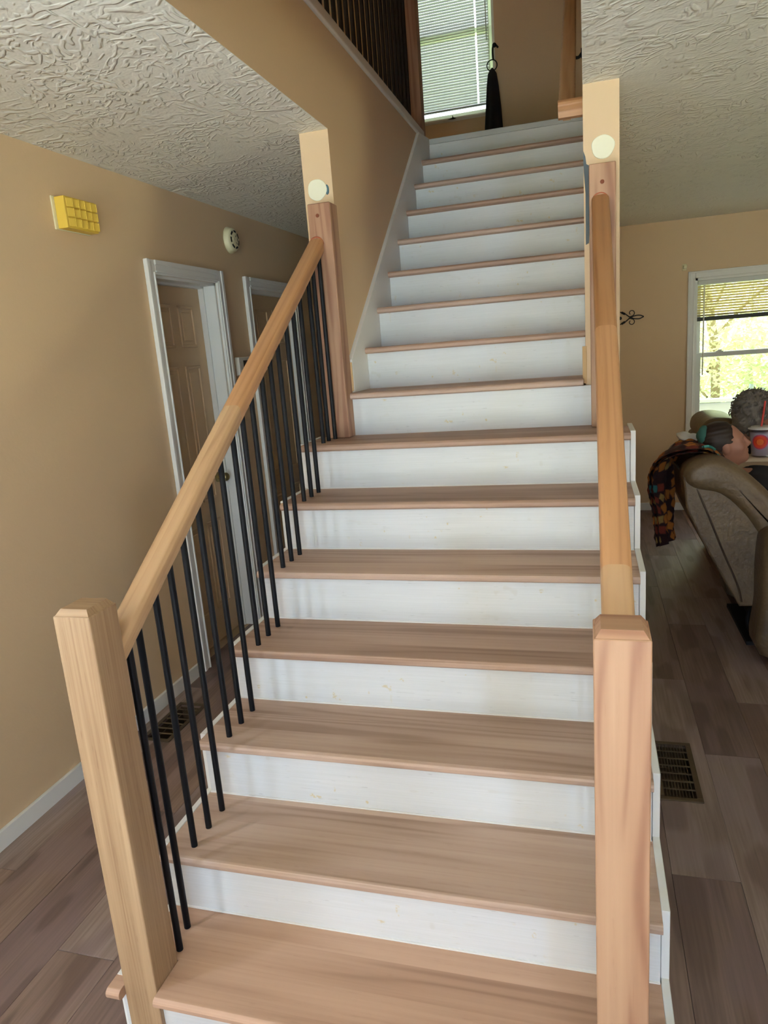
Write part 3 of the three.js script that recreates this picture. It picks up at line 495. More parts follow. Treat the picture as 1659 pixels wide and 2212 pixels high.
// black garment hanging from a ring at the upstairs window jamb
{
  const t = thing('hanging_garment', 'black cloth bundle hanging from a ring beside the upstairs window', 'garment', [-0.235, 3.0, FAR + 0.06]), z = FAR + 0.05;
  part('hook', [tube([[-0.190, 3.985, FAR], [-0.205, 3.985, z], [-0.222, 3.975, z + 0.01], [-0.228, 3.90, z], [-0.225, 3.88, z]], 0.008, 24, 8), new THREE.SphereGeometry(0.018, 14, 10).translate(-0.212, 3.985, z + 0.005)], blackIron, t);
  part('ring', [new THREE.TorusGeometry(0.042, 0.0045, 8, 28).translate(-0.238, 3.84, z)], iron, t);
  const prof = [[0.004, 3.815], [0.02, 3.80], [0.04, 3.77], [0.055, 3.68], [0.066, 3.52], [0.076, 3.36], [0.082, 3.2], [0.078, 3.0], [0.0, 2.99]].reverse().map(([r, y]) => new THREE.Vector2(r, y));
  const g = new THREE.LatheGeometry(prof, 40), p = g.attributes.position;
  for (let i = 0; i < p.count; i++) { const a = Math.atan2(p.getZ(i), p.getX(i)), y = p.getY(i), f = 1 + 0.13 * Math.sin(6 * a + y * 3) * smooth(3.8, 3.5, y), sh = y > 3.5 ? 0 : -0.012 * (3.5 - y) / 0.5; p.setXYZ(i, p.getX(i) * f * 0.92 - 0.236 + sh, y, p.getZ(i) * f * 0.7 + z + 0.02); }
  g.computeVertexNormals(); part('cloth', [g], darkCloth, t);
}

// ------------------------------------------------------------------ outdoors behind the living room: deck, railing, chair, trees
{
  const d = part('deck', [metre(box(-1.5, 6, -0.30, -0.16, -8.3, FAR - 0.16))], std(0xb8b2a8, 0.8), scene); d.userData.kind = 'structure';
  const g = part('ground', [metre(box(-60, 60, -1.6, -1.4, -60, 60))], std(0x7c8a4c, 0.95), scene); g.userData.kind = 'structure';
  const white = std(0xc6d0da, 0.5), t = thing('deck_railing', 'white wooden deck railing beyond the living room window', 'railing', [2, -0.16, -8.0]);
  part('top_rail', [rbox(-1, 5.6, 0.71, 0.75, -8.06, -7.94, 0.006)], white, t);
  part('upper_board', [rbox(-1, 5.6, 0.555, 0.70, -8.02, -7.98, 0.004)], white, t);
  part('bottom_rail', [rbox(-1, 5.6, -0.06, 0.03, -8.02, -7.98, 0.004)], white, t);
  for (let x = -0.7; x < 5.4; x += 0.21) part('picket', [rbox(x, x + 0.05, 0.02, 0.56, -8.045, -8.005, 0.004)], white, t);
  for (const x of [-0.95, 1.2, 3.4, 5.5]) part('post', [rbox(x, x + 0.09, -0.16, 0.71, -8.14, -8.05, 0.005)], white, t);
  const c = thing('deck_chair', 'pale blue deck chair, only a tilted back rail showing above the grey hair', 'chair', [2.25, -0.16, -6.95]), pale = std(0x9fb6bc, 0.6), q = (a, b, r = 0.022) => tube([a, [(a[0] + b[0]) / 2, (a[1] + b[1]) / 2, (a[2] + b[2]) / 2], b], r, 8, 10);
  for (const z of [-7.2, -6.7]) { part('back_post', [q([1.99, 0.2, z], [2.165, 0.955, z])], pale, c); part('front_leg', [q([2.52, -0.16, z], [2.49, 0.22, z])], pale, c); part('rear_leg', [q([1.92, -0.16, z], [2.01, 0.22, z])], pale, c); part('seat_rail', [q([1.99, 0.22, z], [2.51, 0.24, z])], pale, c); }
  for (let k = 0; k < 6; k++) part('seat_slat', [rbox(2.03 + k * 0.08, 2.09 + k * 0.08, 0.24, 0.258, -7.19, -6.71, 0.004)], pale, c);
  for (let k = 0; k < 4; k++) part('back_slat', [rbox(2.03 + k * 0.03, 2.045 + k * 0.03, 0.34 + k * 0.14, 0.41 + k * 0.14, -7.19, -6.71, 0.004)], pale, c);
}
{
  const leaf = new THREE.BufferGeometry(); leaf.setAttribute('position', new THREE.Float32BufferAttribute([-0.5, 0, 0, 0, 0.03, -0.22, 0.5, 0, 0, 0, 0.03, 0.22, 0, -0.06, 0], 3)); leaf.setIndex([0, 4, 1, 1, 4, 2, 2, 4, 3, 3, 4, 0]); leaf.computeVertexNormals();
  const leafMat = new THREE.MeshPhysicalMaterial({ color: 0xffffff, roughness: 0.8, transmission: 0.5, thickness: 0, side: THREE.DoubleSide });
  const bark = std(0x9a8c70, 0.9), tmp = new THREE.Object3D(), col = new THREE.Color();
  const tree = (label, x, z, h, r, hue, n, low) => {
    const t = thing('tree', label, 'tree', [x, -1.4, z]);
    const tr = [tube([[x, -1.4, z], [x + 0.1, h * 0.3, z], [x - 0.1, h * 0.7, z]], 0.06, 12, 8)];
    for (let k = 0; k < 6; k++) { const a = k * 1.05 + x, y = low + (h - low) * (0.2 + 0.1 * k); tr.push(tube([[x, y * 0.8, z], [x + Math.cos(a) * r * 0.4, y + 0.2, z + Math.sin(a) * r * 0.4], [x + Math.cos(a) * r * 0.75, y + 0.5, z + Math.sin(a) * r * 0.75]], 0.02, 8, 6)); }
    part('trunk', tr, bark, t);
    const m = new THREE.InstancedMesh(leaf, leafMat, n); m.name = 'foliage'; m.userData.kind = 'stuff';
    for (let i = 0; i < n; i++) {
      const cl = i % 40, a = hash(cl, 1, Math.round(x * 10)) * 6.283, e = hash(cl, 2, Math.round(x * 10)), rad = r * (0.35 + 0.6 * hash(cl, 3, 5)), cy = low + (h - low) * e;
      let gx, gy, gz; do { gx = rr(-1, 1); gy = rr(-1, 1); gz = rr(-1, 1); } while (gx * gx + gy * gy + gz * gz > 1);
      tmp.position.set(Math.cos(a) * rad * Math.sqrt(1 - 0.6 * e) + gx * 0.7, cy + 1.4 + gy * 0.5, Math.sin(a) * rad * Math.sqrt(1 - 0.6 * e) + gz * 0.7);
      tmp.rotation.set(rr(-1, 1), rr(0, 6.283), rr(-0.8, 0.8)); tmp.scale.setScalar(rr(0.06, 0.12)); tmp.updateMatrix(); m.setMatrixAt(i, tmp.matrix);
      col.setHSL(hue + rr(-0.03, 0.03), rr(0.22, 0.45), rr(0.55, 0.82)); m.setColorAt(i, col);
    }
    t.add(m);
  };
  tree('yellow green leafy tree seen through the left panes of the living room window', 2.1, -9.7, 3.4, 1.15, 0.17, 13000, -1.0);
  tree('pale green bushy tree beyond the deck, right of the yellow green one', 3.6, -9.8, 3.6, 1.15, 0.21, 13000, -1.0);
  tree('soft green tree furthest back behind the two nearer trees', 2.9, -11.6, 4.6, 1.9, 0.23, 13000, -1.0);
  tree('leafy tree hidden mostly by the window casing at the left', 0.7, -9.9, 3.4, 1.1, 0.20, 6000, -1.0);
}

// ------------------------------------------------------------------ living room furniture
const bev = (s, n = 3) => ({ bevelEnabled: true, bevelSize: s, bevelThickness: s, bevelSegments: n, curveSegments: 10 });
const puff = (pts, z0, z1, s) => metre(toCreasedNormals(alongZ(spline(pts), z0 + s, z1 - s, { ...bev(s, 4), bevelOffset: -s }), 1.0), 'x', 0.6, 0.6);
{
  const t = thing('recliner', 'tan leather recliner tilted back nearest the stairs, with the patterned afghan over its top', 'recliner', [1.5, 0, -2.85]);
  const sh = (z0, z1) => metre(alongZ(poly([[0.948, 0.885], [0.965, 0.74], [1.02, 0.61], [1.125, 0.41], [1.215, 0.245], [1.32, 0.25], [1.30, 0.62], [1.18, 0.74], [1.08, 0.84]]), z0, z1, bev(0.012)), 'y', 0.6, 0.6);
  part('back_shell', [sh(-3.24, -2.52)], leather, t);
  part('shell_piping', [tube([[1.0, 0.835, -2.512], [1.055, 0.70, -2.506], [1.12, 0.53, -2.506], [1.20, 0.33, -2.506], [1.215, 0.26, -2.506]], 0.005, 30, 6)], leatherDark, t);
  const wing = [[0.985, 0.83], [0.94, 0.87], [0.945, 0.93], [1.0, 0.972], [1.08, 0.985], [1.17, 0.945], [1.30, 0.83], [1.42, 0.67], [1.47, 0.52], [1.40, 0.49], [1.29, 0.58], [1.20, 0.71], [1.10, 0.80]];
  part('back_wing', [puff(wing, -2.70, -2.485, 0.055)], leather, t);
  part('back_wing', [puff(wing, -3.26, -3.08, 0.05)], leather, t);
  part('back_cushion', [puff([[0.99, 0.83], [0.95, 0.88], [0.98, 0.93], [1.05, 0.94], [1.13, 0.88], [1.24, 0.74], [1.36, 0.56], [1.42, 0.44], [1.34, 0.44], [1.2, 0.62], [1.09, 0.78]], -3.10, -2.66, 0.05)], leather, t);
  part('seat_cushion', [puff([[1.36, 0.30], [1.34, 0.44], [1.42, 0.47], [1.9, 0.47], [2.02, 0.44], [2.04, 0.34], [1.98, 0.28]], -3.06, -2.56, 0.04)], leather, t);
  for (const [a, b, n] of [[-2.54, -2.33, 0], [-3.37, -3.16, 1]]) {
    part('armrest', [puff([[1.275, 0.05], [1.268, 0.3], [1.268, 0.55], [1.285, 0.635], [1.36, 0.665], [1.75, 0.655], [2.02, 0.64], [2.08, 0.58], [2.08, 0.3], [2.06, 0.05], [1.7, 0.035]], a, b, 0.035)], leather, t);
  }
  part('base', [rbox(1.33, 2.0, 0.02, 0.29, -3.14, -2.56, 0.02)], std(0x201a14, 0.8), t);
  part('mechanism', [tube([[1.30, 0.03, -2.6], [1.27, 0.12, -2.62], [1.30, 0.22, -2.62], [1.36, 0.26, -2.62]], 0.012, 16, 8), box(1.26, 1.35, 0, 0.02, -3.12, -2.58)], blackIron, t);
  part('footrest', [puff([[2.10, 0.36], [2.10, 0.44], [2.2, 0.46], [2.52, 0.46], [2.55, 0.42], [2.5, 0.38], [2.2, 0.35]], -3.05, -2.57, 0.03)], leather, t);
  part('footrest_arm', [tube([[1.95, 0.25, -2.7], [2.05, 0.3, -2.7], [2.2, 0.37, -2.7]], 0.012, 8, 8), tube([[1.95, 0.25, -2.92], [2.05, 0.3, -2.92], [2.2, 0.37, -2.92]], 0.012, 8, 8)], blackIron, t);
}
{
  const t = thing('recliner', 'tan leather recliner further off under the window, behind the grey-haired person', 'recliner', [1.7, 0, -4.1]);
  part('back_shell', [puff([[1.19, 0.88], [1.20, 0.65], [1.28, 0.28], [1.44, 0.28], [1.42, 0.62], [1.36, 0.88]], -4.34, -3.74, 0.03)], leather, t);
  part('head_cushion', [puff([[1.195, 0.90], [1.20, 0.975], [1.25, 1.015], [1.35, 1.018], [1.43, 0.985], [1.44, 0.90], [1.40, 0.86], [1.26, 0.86]], -4.32, -3.76, 0.045)], leather, t);
  part('back_cushion', [puff([[1.34, 0.86], [1.42, 0.86], [1.49, 0.72], [1.52, 0.5], [1.42, 0.44], [1.36, 0.6]], -4.40, -3.76, 0.04)], leather, t);
  part('seat_cushion', [puff([[1.42, 0.30], [1.42, 0.46], [1.5, 0.49], [2.0, 0.48], [2.06, 0.42], [2.04, 0.3]], -4.30, -3.86, 0.03)], leather, t);
  for (const [a, b] of [[-3.86, -3.66], [-4.5, -4.3]]) part('armrest', [puff([[1.36, 0.04], [1.35, 0.55], [1.40, 0.63], [1.9, 0.63], [2.1, 0.58], [2.12, 0.2], [2.08, 0.03]], a, b, 0.035)], leather, t);
  part('base', [rbox(1.45, 2.02, 0.0, 0.30, -4.3, -3.86, 0.02)], std(0x201a14, 0.8), t);
}
// sofa just out of view on the right: its back keeps the patio light off the floor beside the stairs
{
  const t = thing('sofa', 'tan leather sofa out of view on the right with its back to the stairs', 'sofa', [1.95, 0, -0.75]);
  part('back', [rbox(1.52, 1.76, 0.06, 0.94, -1.95, 1.98, 0.06, 4)], leather, t);
  part('seat', [rbox(1.76, 2.40, 0.06, 0.45, -1.75, 1.78, 0.05, 4)], leather, t);
  for (const [a, b] of [[-1.95, -1.75], [1.78, 1.98]]) part('armrest', [rbox(1.765, 2.42, 0.06, 0.62, a, b, 0.06, 4)], leather, t);
  for (const [x, z] of [[1.56, -1.9], [1.56, 1.93], [2.36, -1.9], [2.36, 1.93]]) part('foot', [rbox(x - 0.03, x + 0.03, 0, 0.06, z - 0.03, z + 0.03, 0.01)], leatherDark, t);
}
// pale rug inside the entry door, behind the camera: it throws the sunlight up to the ceilings and the upper flight
{
  const t = thing('entry_rug', 'pale woven rug inside the front door, behind the viewer', 'rug', [0.05, 0, 3.9]);
  part('rug_field', [metre(rbox(-0.80, 0.92, 0.001, 0.011, 2.6, 5.2, 0.004), 'z', 0.5, 0.5)], std(0xe4e0d8, 0.95, { bumpMap: bumpWall, bumpScale: 0.002 }), t);
  for (const z of [2.58, 5.2]) part('fringe', [rbox(-0.78, 0.90, 0.001, 0.005, z, z + 0.02, 0.002)], std(0xcfc4b0, 0.95), t);
}
// bookcase just out of view on the right: keeps the front window's light off the far half of the living room
{
  const t = thing('bookcase', 'tall dark bookcase out of view on the right behind the sofa', 'bookcase', [2.29, 0, 2.2]), w = std(0x4a3826, 0.6);
  for (const x of [1.82, 2.74]) part('side', [rbox(x, x + 0.025, 0.0, 2.12, 2.04, 2.36, 0.003)], w, t);
  part('back_panel', [box(1.845, 2.74, 0.03, 2.10, 2.345, 2.358)], w, t);
  for (let k = 0; k < 6; k++) part('shelf', [rbox(1.846, 2.739, 0.06 + k * 0.405, 0.085 + k * 0.405, 2.045, 2.344, 0.003)], w, t);
}
// afghan thrown over the back
{
  const t = thing('afghan', 'dark red and orange crocheted afghan hanging down behind the nearest recliner', 'blanket', [0.93, 0.8, -2.85]);
  const path = new THREE.CatmullRomCurve3([[0.905, 0.47], [0.892, 0.56], [0.888, 0.68], [0.882, 0.79], [0.895, 0.90], [0.925, 0.98], [0.985, 1.005], [1.06, 1.0], [1.12, 0.962], [1.19, 0.90]].map(([x, y]) => V(x, y, 0)));
  const nu = 60, nv = 26, pos = [], uv = [], idx = [];
  for (const side of [0, 1]) for (let i = 0; i <= nu; i++) for (let j = 0; j <= nv; j++) {
    const u = i / nu, v = j / nv, p = path.getPointAt(u), tn = path.getTangentAt(u), wide = mix(0.20, 0.46, smooth(0.10, 0.55, u)), zc = mix(-2.84, -2.86, u), kx = 0.45 * (1 - smooth(0.5, 0.8, u)), kz = Math.sqrt(1 - kx * kx), fold = 0.016 * Math.sin(v * 15 + u * 4) * (1 - 0.75 * smooth(0.45, 0.7, u)), puffy = 0.006 * Math.sin(u * 70) * Math.sin(v * 38), o = fold + puffy + (side ? -0.009 : 0.009);
    pos.push(p.x - tn.y * o - (v - 0.5) * wide * kx, p.y + tn.x * o, zc + (v - 0.5) * wide * kz + 0.01 * Math.sin(u * 11)); uv.push(v * 0.75, u * 1.1);
  }
  const W = nv + 1, S = (nu + 1) * W;
  for (let i = 0; i < nu; i++) for (let j = 0; j < nv; j++) { const a = i * W + j; idx.push(a, a + W, a + 1, a + 1, a + W, a + W + 1, S + a, S + a + 1, S + a + W, S + a + 1, S + a + W + 1, S + a + W); }
  const g = new THREE.BufferGeometry(); g.setAttribute('position', new THREE.Float32BufferAttribute(pos, 3)); g.setAttribute('uv', new THREE.Float32BufferAttribute(uv, 2)); g.setIndex(idx); g.computeVertexNormals();
  part('blanket', [g], afghanMat, t);
part('teal_edge', [tube([[1.045, 1.014, -2.66], [1.075, 1.010, -2.70], [1.10, 0.995, -2.74]], 0.007, 14, 8), tube([[1.05, 1.006, -2.72], [1.08, 1.010, -2.70], [1.10, 1.0, -2.66]], 0.006, 14, 8)], std(0x4a9c98, 0.9), t);
}
{
  const t = thing('pillow', 'white pillow corner behind the dark hair on the nearest recliner', 'pillow', [1.03, 0.97, -3.06]);
  const g = new THREE.SphereGeometry(1, 32, 20), p = g.attributes.position;
  for (let i = 0; i < p.count; i++) { const x = p.getX(i), y = p.getY(i), z = p.getZ(i), k = 1 / Math.max(1e-3, Math.pow(Math.pow(Math.abs(x), 4) + Math.pow(Math.abs(z), 4), 0.25)), m = Math.min(1, Math.hypot(x, z)); p.setXYZ(i, x * k * 0.07 * m + 1.035, y * 0.03 * (1 + 0.12 * Math.sin(8 * x + 5 * z)) + 1.005 - x * 0.02, z * k * 0.12 * m - 3.02); }
  g.computeVertexNormals(); part('pillow_case', [g], std(0xdcdce2, 0.9), t);
}
// side table with the drink
{
  const t = thing('side_table', 'small pale side table between the recliners, carrying the iced drink', 'table', [1.62, 0, -3.48]);
  part('table_top', [rbox(1.33, 1.92, 0.800, 0.822, -3.57, -3.385, 0.006)], std(0xcbb8a0, 0.5), t);
  part('table_edge', [rbox(1.345, 1.905, 0.76, 0.80, -3.56, -3.395, 0.004)], std(0x9c8468, 0.6), t);
  for (const [x, z] of [[1.36, -3.545], [1.89, -3.545], [1.36, -3.41], [1.89, -3.41]]) part('leg', [rbox(x - 0.014, x + 0.014, 0.0, 0.76, z - 0.014, z + 0.014, 0.003)], std(0x9c8468, 0.6), t);
}
{
  const C = [1.475, 0.8225, -3.46], t = thing('drink_cup', 'clear plastic cup of iced drink with a round orange red emblem, lid and red straw', 'cup', C);
  const prof = [[0.0, 0.0], [0.048, 0.0], [0.050, 0.006], [0.066, 0.168], [0.0645, 0.168], [0.0475, 0.008], [0.0, 0.006]].map(([a, b]) => new THREE.Vector2(a, b));
  const clear = new THREE.MeshPhysicalMaterial({ color: 0xf2f2f6, roughness: 0.12, transmission: 1, thickness: 0, ior: 1.4 });
  part('cup_wall', [new THREE.LatheGeometry(prof, 40).translate(...C)], clear, t);
  part('drink', [new THREE.LatheGeometry([[0, 0.009], [0.047, 0.009], [0.0605, 0.142], [0, 0.142]].map(([a, b]) => new THREE.Vector2(a, b)), 36).translate(...C)], new THREE.MeshPhysicalMaterial({ color: 0xe0d2da, roughness: 0.4, transmission: 0.25, thickness: 0 }), t);
  part('lid', [new THREE.LatheGeometry([[0, 0.178], [0.056, 0.178], [0.060, 0.170], [0.071, 0.170], [0.072, 0.164], [0.066, 0.163], [0.0, 0.165]].map(([a, b]) => new THREE.Vector2(a, b)), 40).translate(...C)], std(0xe2e2e6, 0.25), t);
  part('straw', [cyl(0.0055, 0.0055, 0.16, 12).rotateZ(-0.10).translate(C[0] + 0.006, C[1] + 0.245, C[2])], std(0xc4281c, 0.4), t);
  // printed emblem wraps the side that faces the room
  const em = (r, dr, mat, name) => { const pos = [], idx = [], n = 36, cy = 0.092, R = (y) => 0.0505 + (y - 0.006) * 0.0984 + dr; pos.push(0, cy, 0); for (let k = 0; k <= n; k++) { const a = k / n * 6.2832; pos.push(r * Math.cos(a), cy + r * Math.sin(a), 0); } for (let k = 1; k <= n; k++) idx.push(0, k, k + 1); for (let i = 0; i < pos.length; i += 3) { const ang = pos[i] / 0.058 - 0.28, q = R(pos[i + 1]); pos[i] = q * Math.sin(ang); pos[i + 2] = q * Math.cos(ang); } const g = new THREE.BufferGeometry(); g.setAttribute('position', new THREE.Float32BufferAttribute(pos, 3)); g.setIndex(idx); g.computeVertexNormals(); part(name, [g.translate(...C)], mat, t); };
  em(0.044, 0.0008, std(0xb8405c, 0.5, { side: THREE.DoubleSide }), 'emblem_ring'); em(0.036, 0.0014, std(0xd8401c, 0.5, { side: THREE.DoubleSide }), 'emblem'); em(0.018, 0.002, std(0xe87028, 0.5, { side: THREE.DoubleSide }), 'emblem_centre');
}

// ------------------------------------------------------------------ people
const smin = (a, b, k) => { const h = Math.max(k - Math.abs(a - b), 0) / k; return Math.min(a, b) - h * h * k * 0.25; };
function capsule(p, a, b, ra, rb) { const bx = b[0] - a[0], by = b[1] - a[1], bz = b[2] - a[2], px = p[0] - a[0], py = p[1] - a[1], pz = p[2] - a[2], h = Math.max(0, Math.min(1, (px * bx + py * by + pz * bz) / (bx * bx + by * by + bz * bz))); return Math.hypot(px - bx * h, py - by * h, pz - bz * h) - mix(ra, rb, h); }
function ell(p, c, r) { const x = (p[0] - c[0]) / r[0], y = (p[1] - c[1]) / r[1], z = (p[2] - c[2]) / r[2], k = Math.hypot(x, y, z); return (k - 1) * Math.min(r[0], r[1], r[2]); }
function meshField(fn, lo, hi, cell) {                        // marching cubes over a box, result in world coordinates
  const half = Math.max(hi[0] - lo[0], hi[1] - lo[1], hi[2] - lo[2]) / 2 * 1.04 + cell, n = Math.min(150, Math.ceil(2 * half / cell)), mc = new MarchingCubes(n, new THREE.MeshBasicMaterial(), false, false, 240000), c = lo.map((v, i) => (v + hi[i]) / 2), h2 = n / 2, p = [0, 0, 0];
  mc.isolation = 0;
  for (let k = 0; k < n; k++) for (let j = 0; j < n; j++) for (let i = 0; i < n; i++) { p[0] = c[0] + (i - h2) / h2 * half; p[1] = c[1] + (j - h2) / h2 * half; p[2] = c[2] + (k - h2) / h2 * half; mc.field[i + j * n + k * n * n] = -fn(p); }
  mc.update();
  const m = mc.count, pos = new Float32Array(mc.positionArray.slice(0, m * 3)), g = new THREE.BufferGeometry();
  for (let i = 0; i < m; i++) for (let q = 0; q < 3; q++) pos[3 * i + q] = c[q] + pos[3 * i + q] * half;
  g.setAttribute('position', new THREE.BufferAttribute(pos, 3));
  const w = mergeVertices(g, 1e-5); w.computeVertexNormals(); return plain(w);
}
// a head in its own frame: x to its left ear, y up, z forward; origin in the middle of the skull
function headField(p, fem) {
  let d = ell(p, [0, 0.025, -0.012], [0.076, 0.092, 0.094]);
  d = smin(d, ell(p, [0, -0.035, 0.022], [0.060, 0.080, 0.066]), 0.04);
  d = smin(d, ell(p, [0, -0.092, 0.062], [0.026, 0.020, 0.022]), 0.035);          // chin
  const ax = Math.abs(p[0]), q = [ax, p[1], p[2]];
  d = smin(d, capsule(q, [0.020, 0.022, 0.078], [0.050, 0.018, 0.062], 0.010, 0.008), 0.02);   // brow
  d = smin(d, ell(q, [0.046, -0.028, 0.056], [0.024, 0.020, 0.022]), 0.03);                   // cheek
  d = -smin(-d, ell(q, [0.031, 0.004, 0.096], [0.016, 0.011, 0.014]), 0.016);                 // eye socket
  d = smin(d, ell(q, [0.031, 0.003, 0.077], [0.0125, 0.0105, 0.0115]), 0.005);                // eyeball and lids
  d = smin(d, capsule(p, [0, 0.010, 0.086], [0, -0.028, 0.106], 0.007, 0.011), 0.016);        // nose
  d = smin(d, ell(q, [0.012, -0.034, 0.093], [0.008, 0.007, 0.010]), 0.010);                  // nostril wings
  d = smin(d, ell(p, [0, -0.054, 0.086], [0.021, 0.0060, 0.010]), 0.008);                     // lips
  d = smin(d, ell(p, [0, -0.065, 0.083], [0.018, 0.0065, 0.010]), 0.006);
  d = smin(d, ell(q, [0.078, -0.004, -0.008], [0.009, 0.030, 0.019]), 0.010);                 // ear
  d = smin(d, capsule(p, [0, -0.05, -0.030], [0, -0.17, -0.050], 0.054, 0.058), 0.04);        // neck
  return d;
}
function person(name, label, H, fwd, up, joints, hairFn, hairMat, shirtMat, trouserMat, extras) {
  const f = V(...fwd).normalize(), u = V(...up).addScaledVector(f, -V(...up).dot(f)).normalize(), l = u.clone().cross(f), t = thing(name, label, 'person', joints.hips);
  const local = (p) => { const x = p[0] - H[0], y = p[1] - H[1], z = p[2] - H[2]; return [x * l.x + y * l.y + z * l.z, x * u.x + y * u.y + z * u.z, x * f.x + y * f.y + z * f.z]; };
  const neck = [H[0] - u.x * 0.15 - f.x * 0.045, H[1] - u.y * 0.15 - f.y * 0.045, H[2] - u.z * 0.15 - f.z * 0.045];
  const { chest, hips, shoulders, elbows, wrists, knees, ankles, toes } = joints;
  const limbs = (p, o) => {
    let d = capsule(p, chest, hips, 0.125 + o, 0.135 + o);
    d = smin(d, capsule(p, shoulders[0], shoulders[1], 0.062 + o, 0.062 + o), 0.10);
    d = smin(d, capsule(p, neck, chest, 0.055 + o, 0.10 + o), 0.06);
    for (const k of [0, 1]) {
      d = smin(d, capsule(p, shoulders[k], elbows[k], 0.050 + o, 0.040 + o), 0.04);
      d = smin(d, capsule(p, elbows[k], wrists[k], 0.039 + o, 0.027 + o), 0.02);
      const hp = [hips[0], hips[1] - 0.01, hips[2] + (k ? -0.085 : 0.085)];
      d = smin(d, capsule(p, hp, knees[k], 0.080 + o, 0.056 + o), 0.06);
      d = smin(d, capsule(p, knees[k], ankles[k], 0.055 + o, 0.038 + o), 0.03);
      d = smin(d, capsule(p, ankles[k], toes[k], 0.036 + o, 0.028 + o), 0.02);
    }
    return d;
  };
  const all = [chest, hips, ...shoulders, ...elbows, ...wrists, ...knees, ...ankles, ...toes, neck], lo = [0, 1, 2].map((i) => Math.min(...all.map((a) => a[i])) - 0.17), hi = [0, 1, 2].map((i) => Math.max(...all.map((a) => a[i])) + 0.17);
  const cap = 0.34, hand = (p) => {                          // five bent fingers on each palm, rooted at the wrist
    let d = 9;
    for (const k of [0, 1]) {
      const w = wrists[k], dir = V(w[0] - elbows[k][0], w[1] - elbows[k][1], w[2] - elbows[k][2]).normalize(), side = V(0, 0, k ? 1 : -1), dn = dir.clone().cross(side).normalize(); if (dn.y > 0) dn.negate();
      const at = (a, b, c) => [w[0] + dir.x * a + side.x * b + dn.x * c, w[1] + dir.y * a + side.y * b + dn.y * c, w[2] + dir.z * a + side.z * b + dn.z * c];
      d = Math.min(d, smin(capsule(p, at(0, -0.016, 0), at(0.075, -0.026, 0.004), 0.020, 0.015), capsule(p, at(0, 0.014, 0), at(0.075, 0.022, 0.004), 0.020, 0.015), 0.02));
      [[-0.032, 0.060], [-0.011, 0.074], [0.010, 0.078], [0.031, 0.068]].forEach(([b, len]) => { d = Math.min(d, Math.min(capsule(p, at(0.078, b, 0.004), at(0.078 + len * 0.52, b * 1.12, 0.014), 0.0090, 0.0085), capsule(p, at(0.078 + len * 0.52, b * 1.12, 0.014), at(0.078 + len * 0.86, b * 1.15, 0.040), 0.0085, 0.0072))); });
      d = smin(d, Math.min(capsule(p, at(0.022, 0.030, 0.006), at(0.056, 0.054, 0.016), 0.0115, 0.0095), capsule(p, at(0.056, 0.054, 0.016), at(0.080, 0.058, 0.028), 0.0095, 0.0078)), 0.008);
    }
    return d;
  };
  const skinGeo = [meshField((p) => headField(local(p), true), [H[0] - 0.19, H[1] - 0.19, H[2] - 0.19], [H[0] + 0.19, H[1] + 0.19, H[2] + 0.19], 0.0036), meshField((p) => limbs(p, 0), lo, hi, 0.016)];
  for (const k of [0, 1]) skinGeo.push(meshField(hand, wrists[k].map((v) => v - 0.17), wrists[k].map((v) => v + 0.17), 0.0045));
  part('body', skinGeo, skin, t);
  const toWrist = (p) => { let m = 9; for (const k of [0, 1]) { const w = wrists[k], e = elbows[k], dx = w[0] - e[0], dy = w[1] - e[1], dz = w[2] - e[2], L = Math.hypot(dx, dy, dz), s = ((p[0] - e[0]) * dx + (p[1] - e[1]) * dy + (p[2] - e[2]) * dz) / L; if (Math.hypot(p[0] - w[0], p[1] - w[1], p[2] - w[2]) < 0.20) m = Math.min(m, L - 0.02 - s); } return m; };
  const waist = V(hips[0] - chest[0], hips[1] - chest[1], hips[2] - chest[2]).normalize();
  part('shirt', [meshField((p) => Math.max(limbs(p, 0.014), -toWrist(p), local(p)[1] < -0.02 ? ell(p, [neck[0] + u.x * 0.07, neck[1] + u.y * 0.07, neck[2] + u.z * 0.07], [0.2, 0.2, 0.2]) < -9 ? 9 : -(Math.hypot(p[0] - H[0], p[1] - H[1], p[2] - H[2]) - 0.185) : 9, ((p[0] - hips[0]) * waist.x + (p[1] - hips[1]) * waist.y + (p[2] - hips[2]) * waist.z) - 0.03 - (Math.min(Math.hypot(p[0] - wrists[0][0], p[1] - wrists[0][1], p[2] - wrists[0][2]), Math.hypot(p[0] - wrists[1][0], p[1] - wrists[1][1], p[2] - wrists[1][2])) < 0.24 ? 9 : 0)), lo, hi, 0.015)], shirtMat, t);
  part('trousers', [meshField((p) => { let d = capsule(p, [hips[0] - waist.x * 0.08, hips[1] - waist.y * 0.08, hips[2]], hips, 0.150, 0.158); for (const k of [0, 1]) { const hp = [hips[0], hips[1] - 0.01, hips[2] + (k ? -0.085 : 0.085)]; d = smin(d, capsule(p, hp, knees[k], 0.096, 0.072), 0.06); d = smin(d, capsule(p, knees[k], ankles[k], 0.070, 0.056), 0.03); } return d; }, lo, hi, 0.016)], trouserMat, t);
  part('shoe', [meshField((p) => Math.min(...[0, 1].map((k) => capsule(p, ankles[k], toes[k], 0.050, 0.040))), lo, hi, 0.014)], blackIron, t);
  part('hair', [meshField((p) => hairFn(local(p)), [H[0] - 0.21, H[1] - 0.21, H[2] - 0.21], [H[0] + 0.21, H[1] + 0.21, H[2] + 0.21], 0.0044)], hairMat, t);
  if (extras) extras(t, H, f, u, l);
  return t;
}
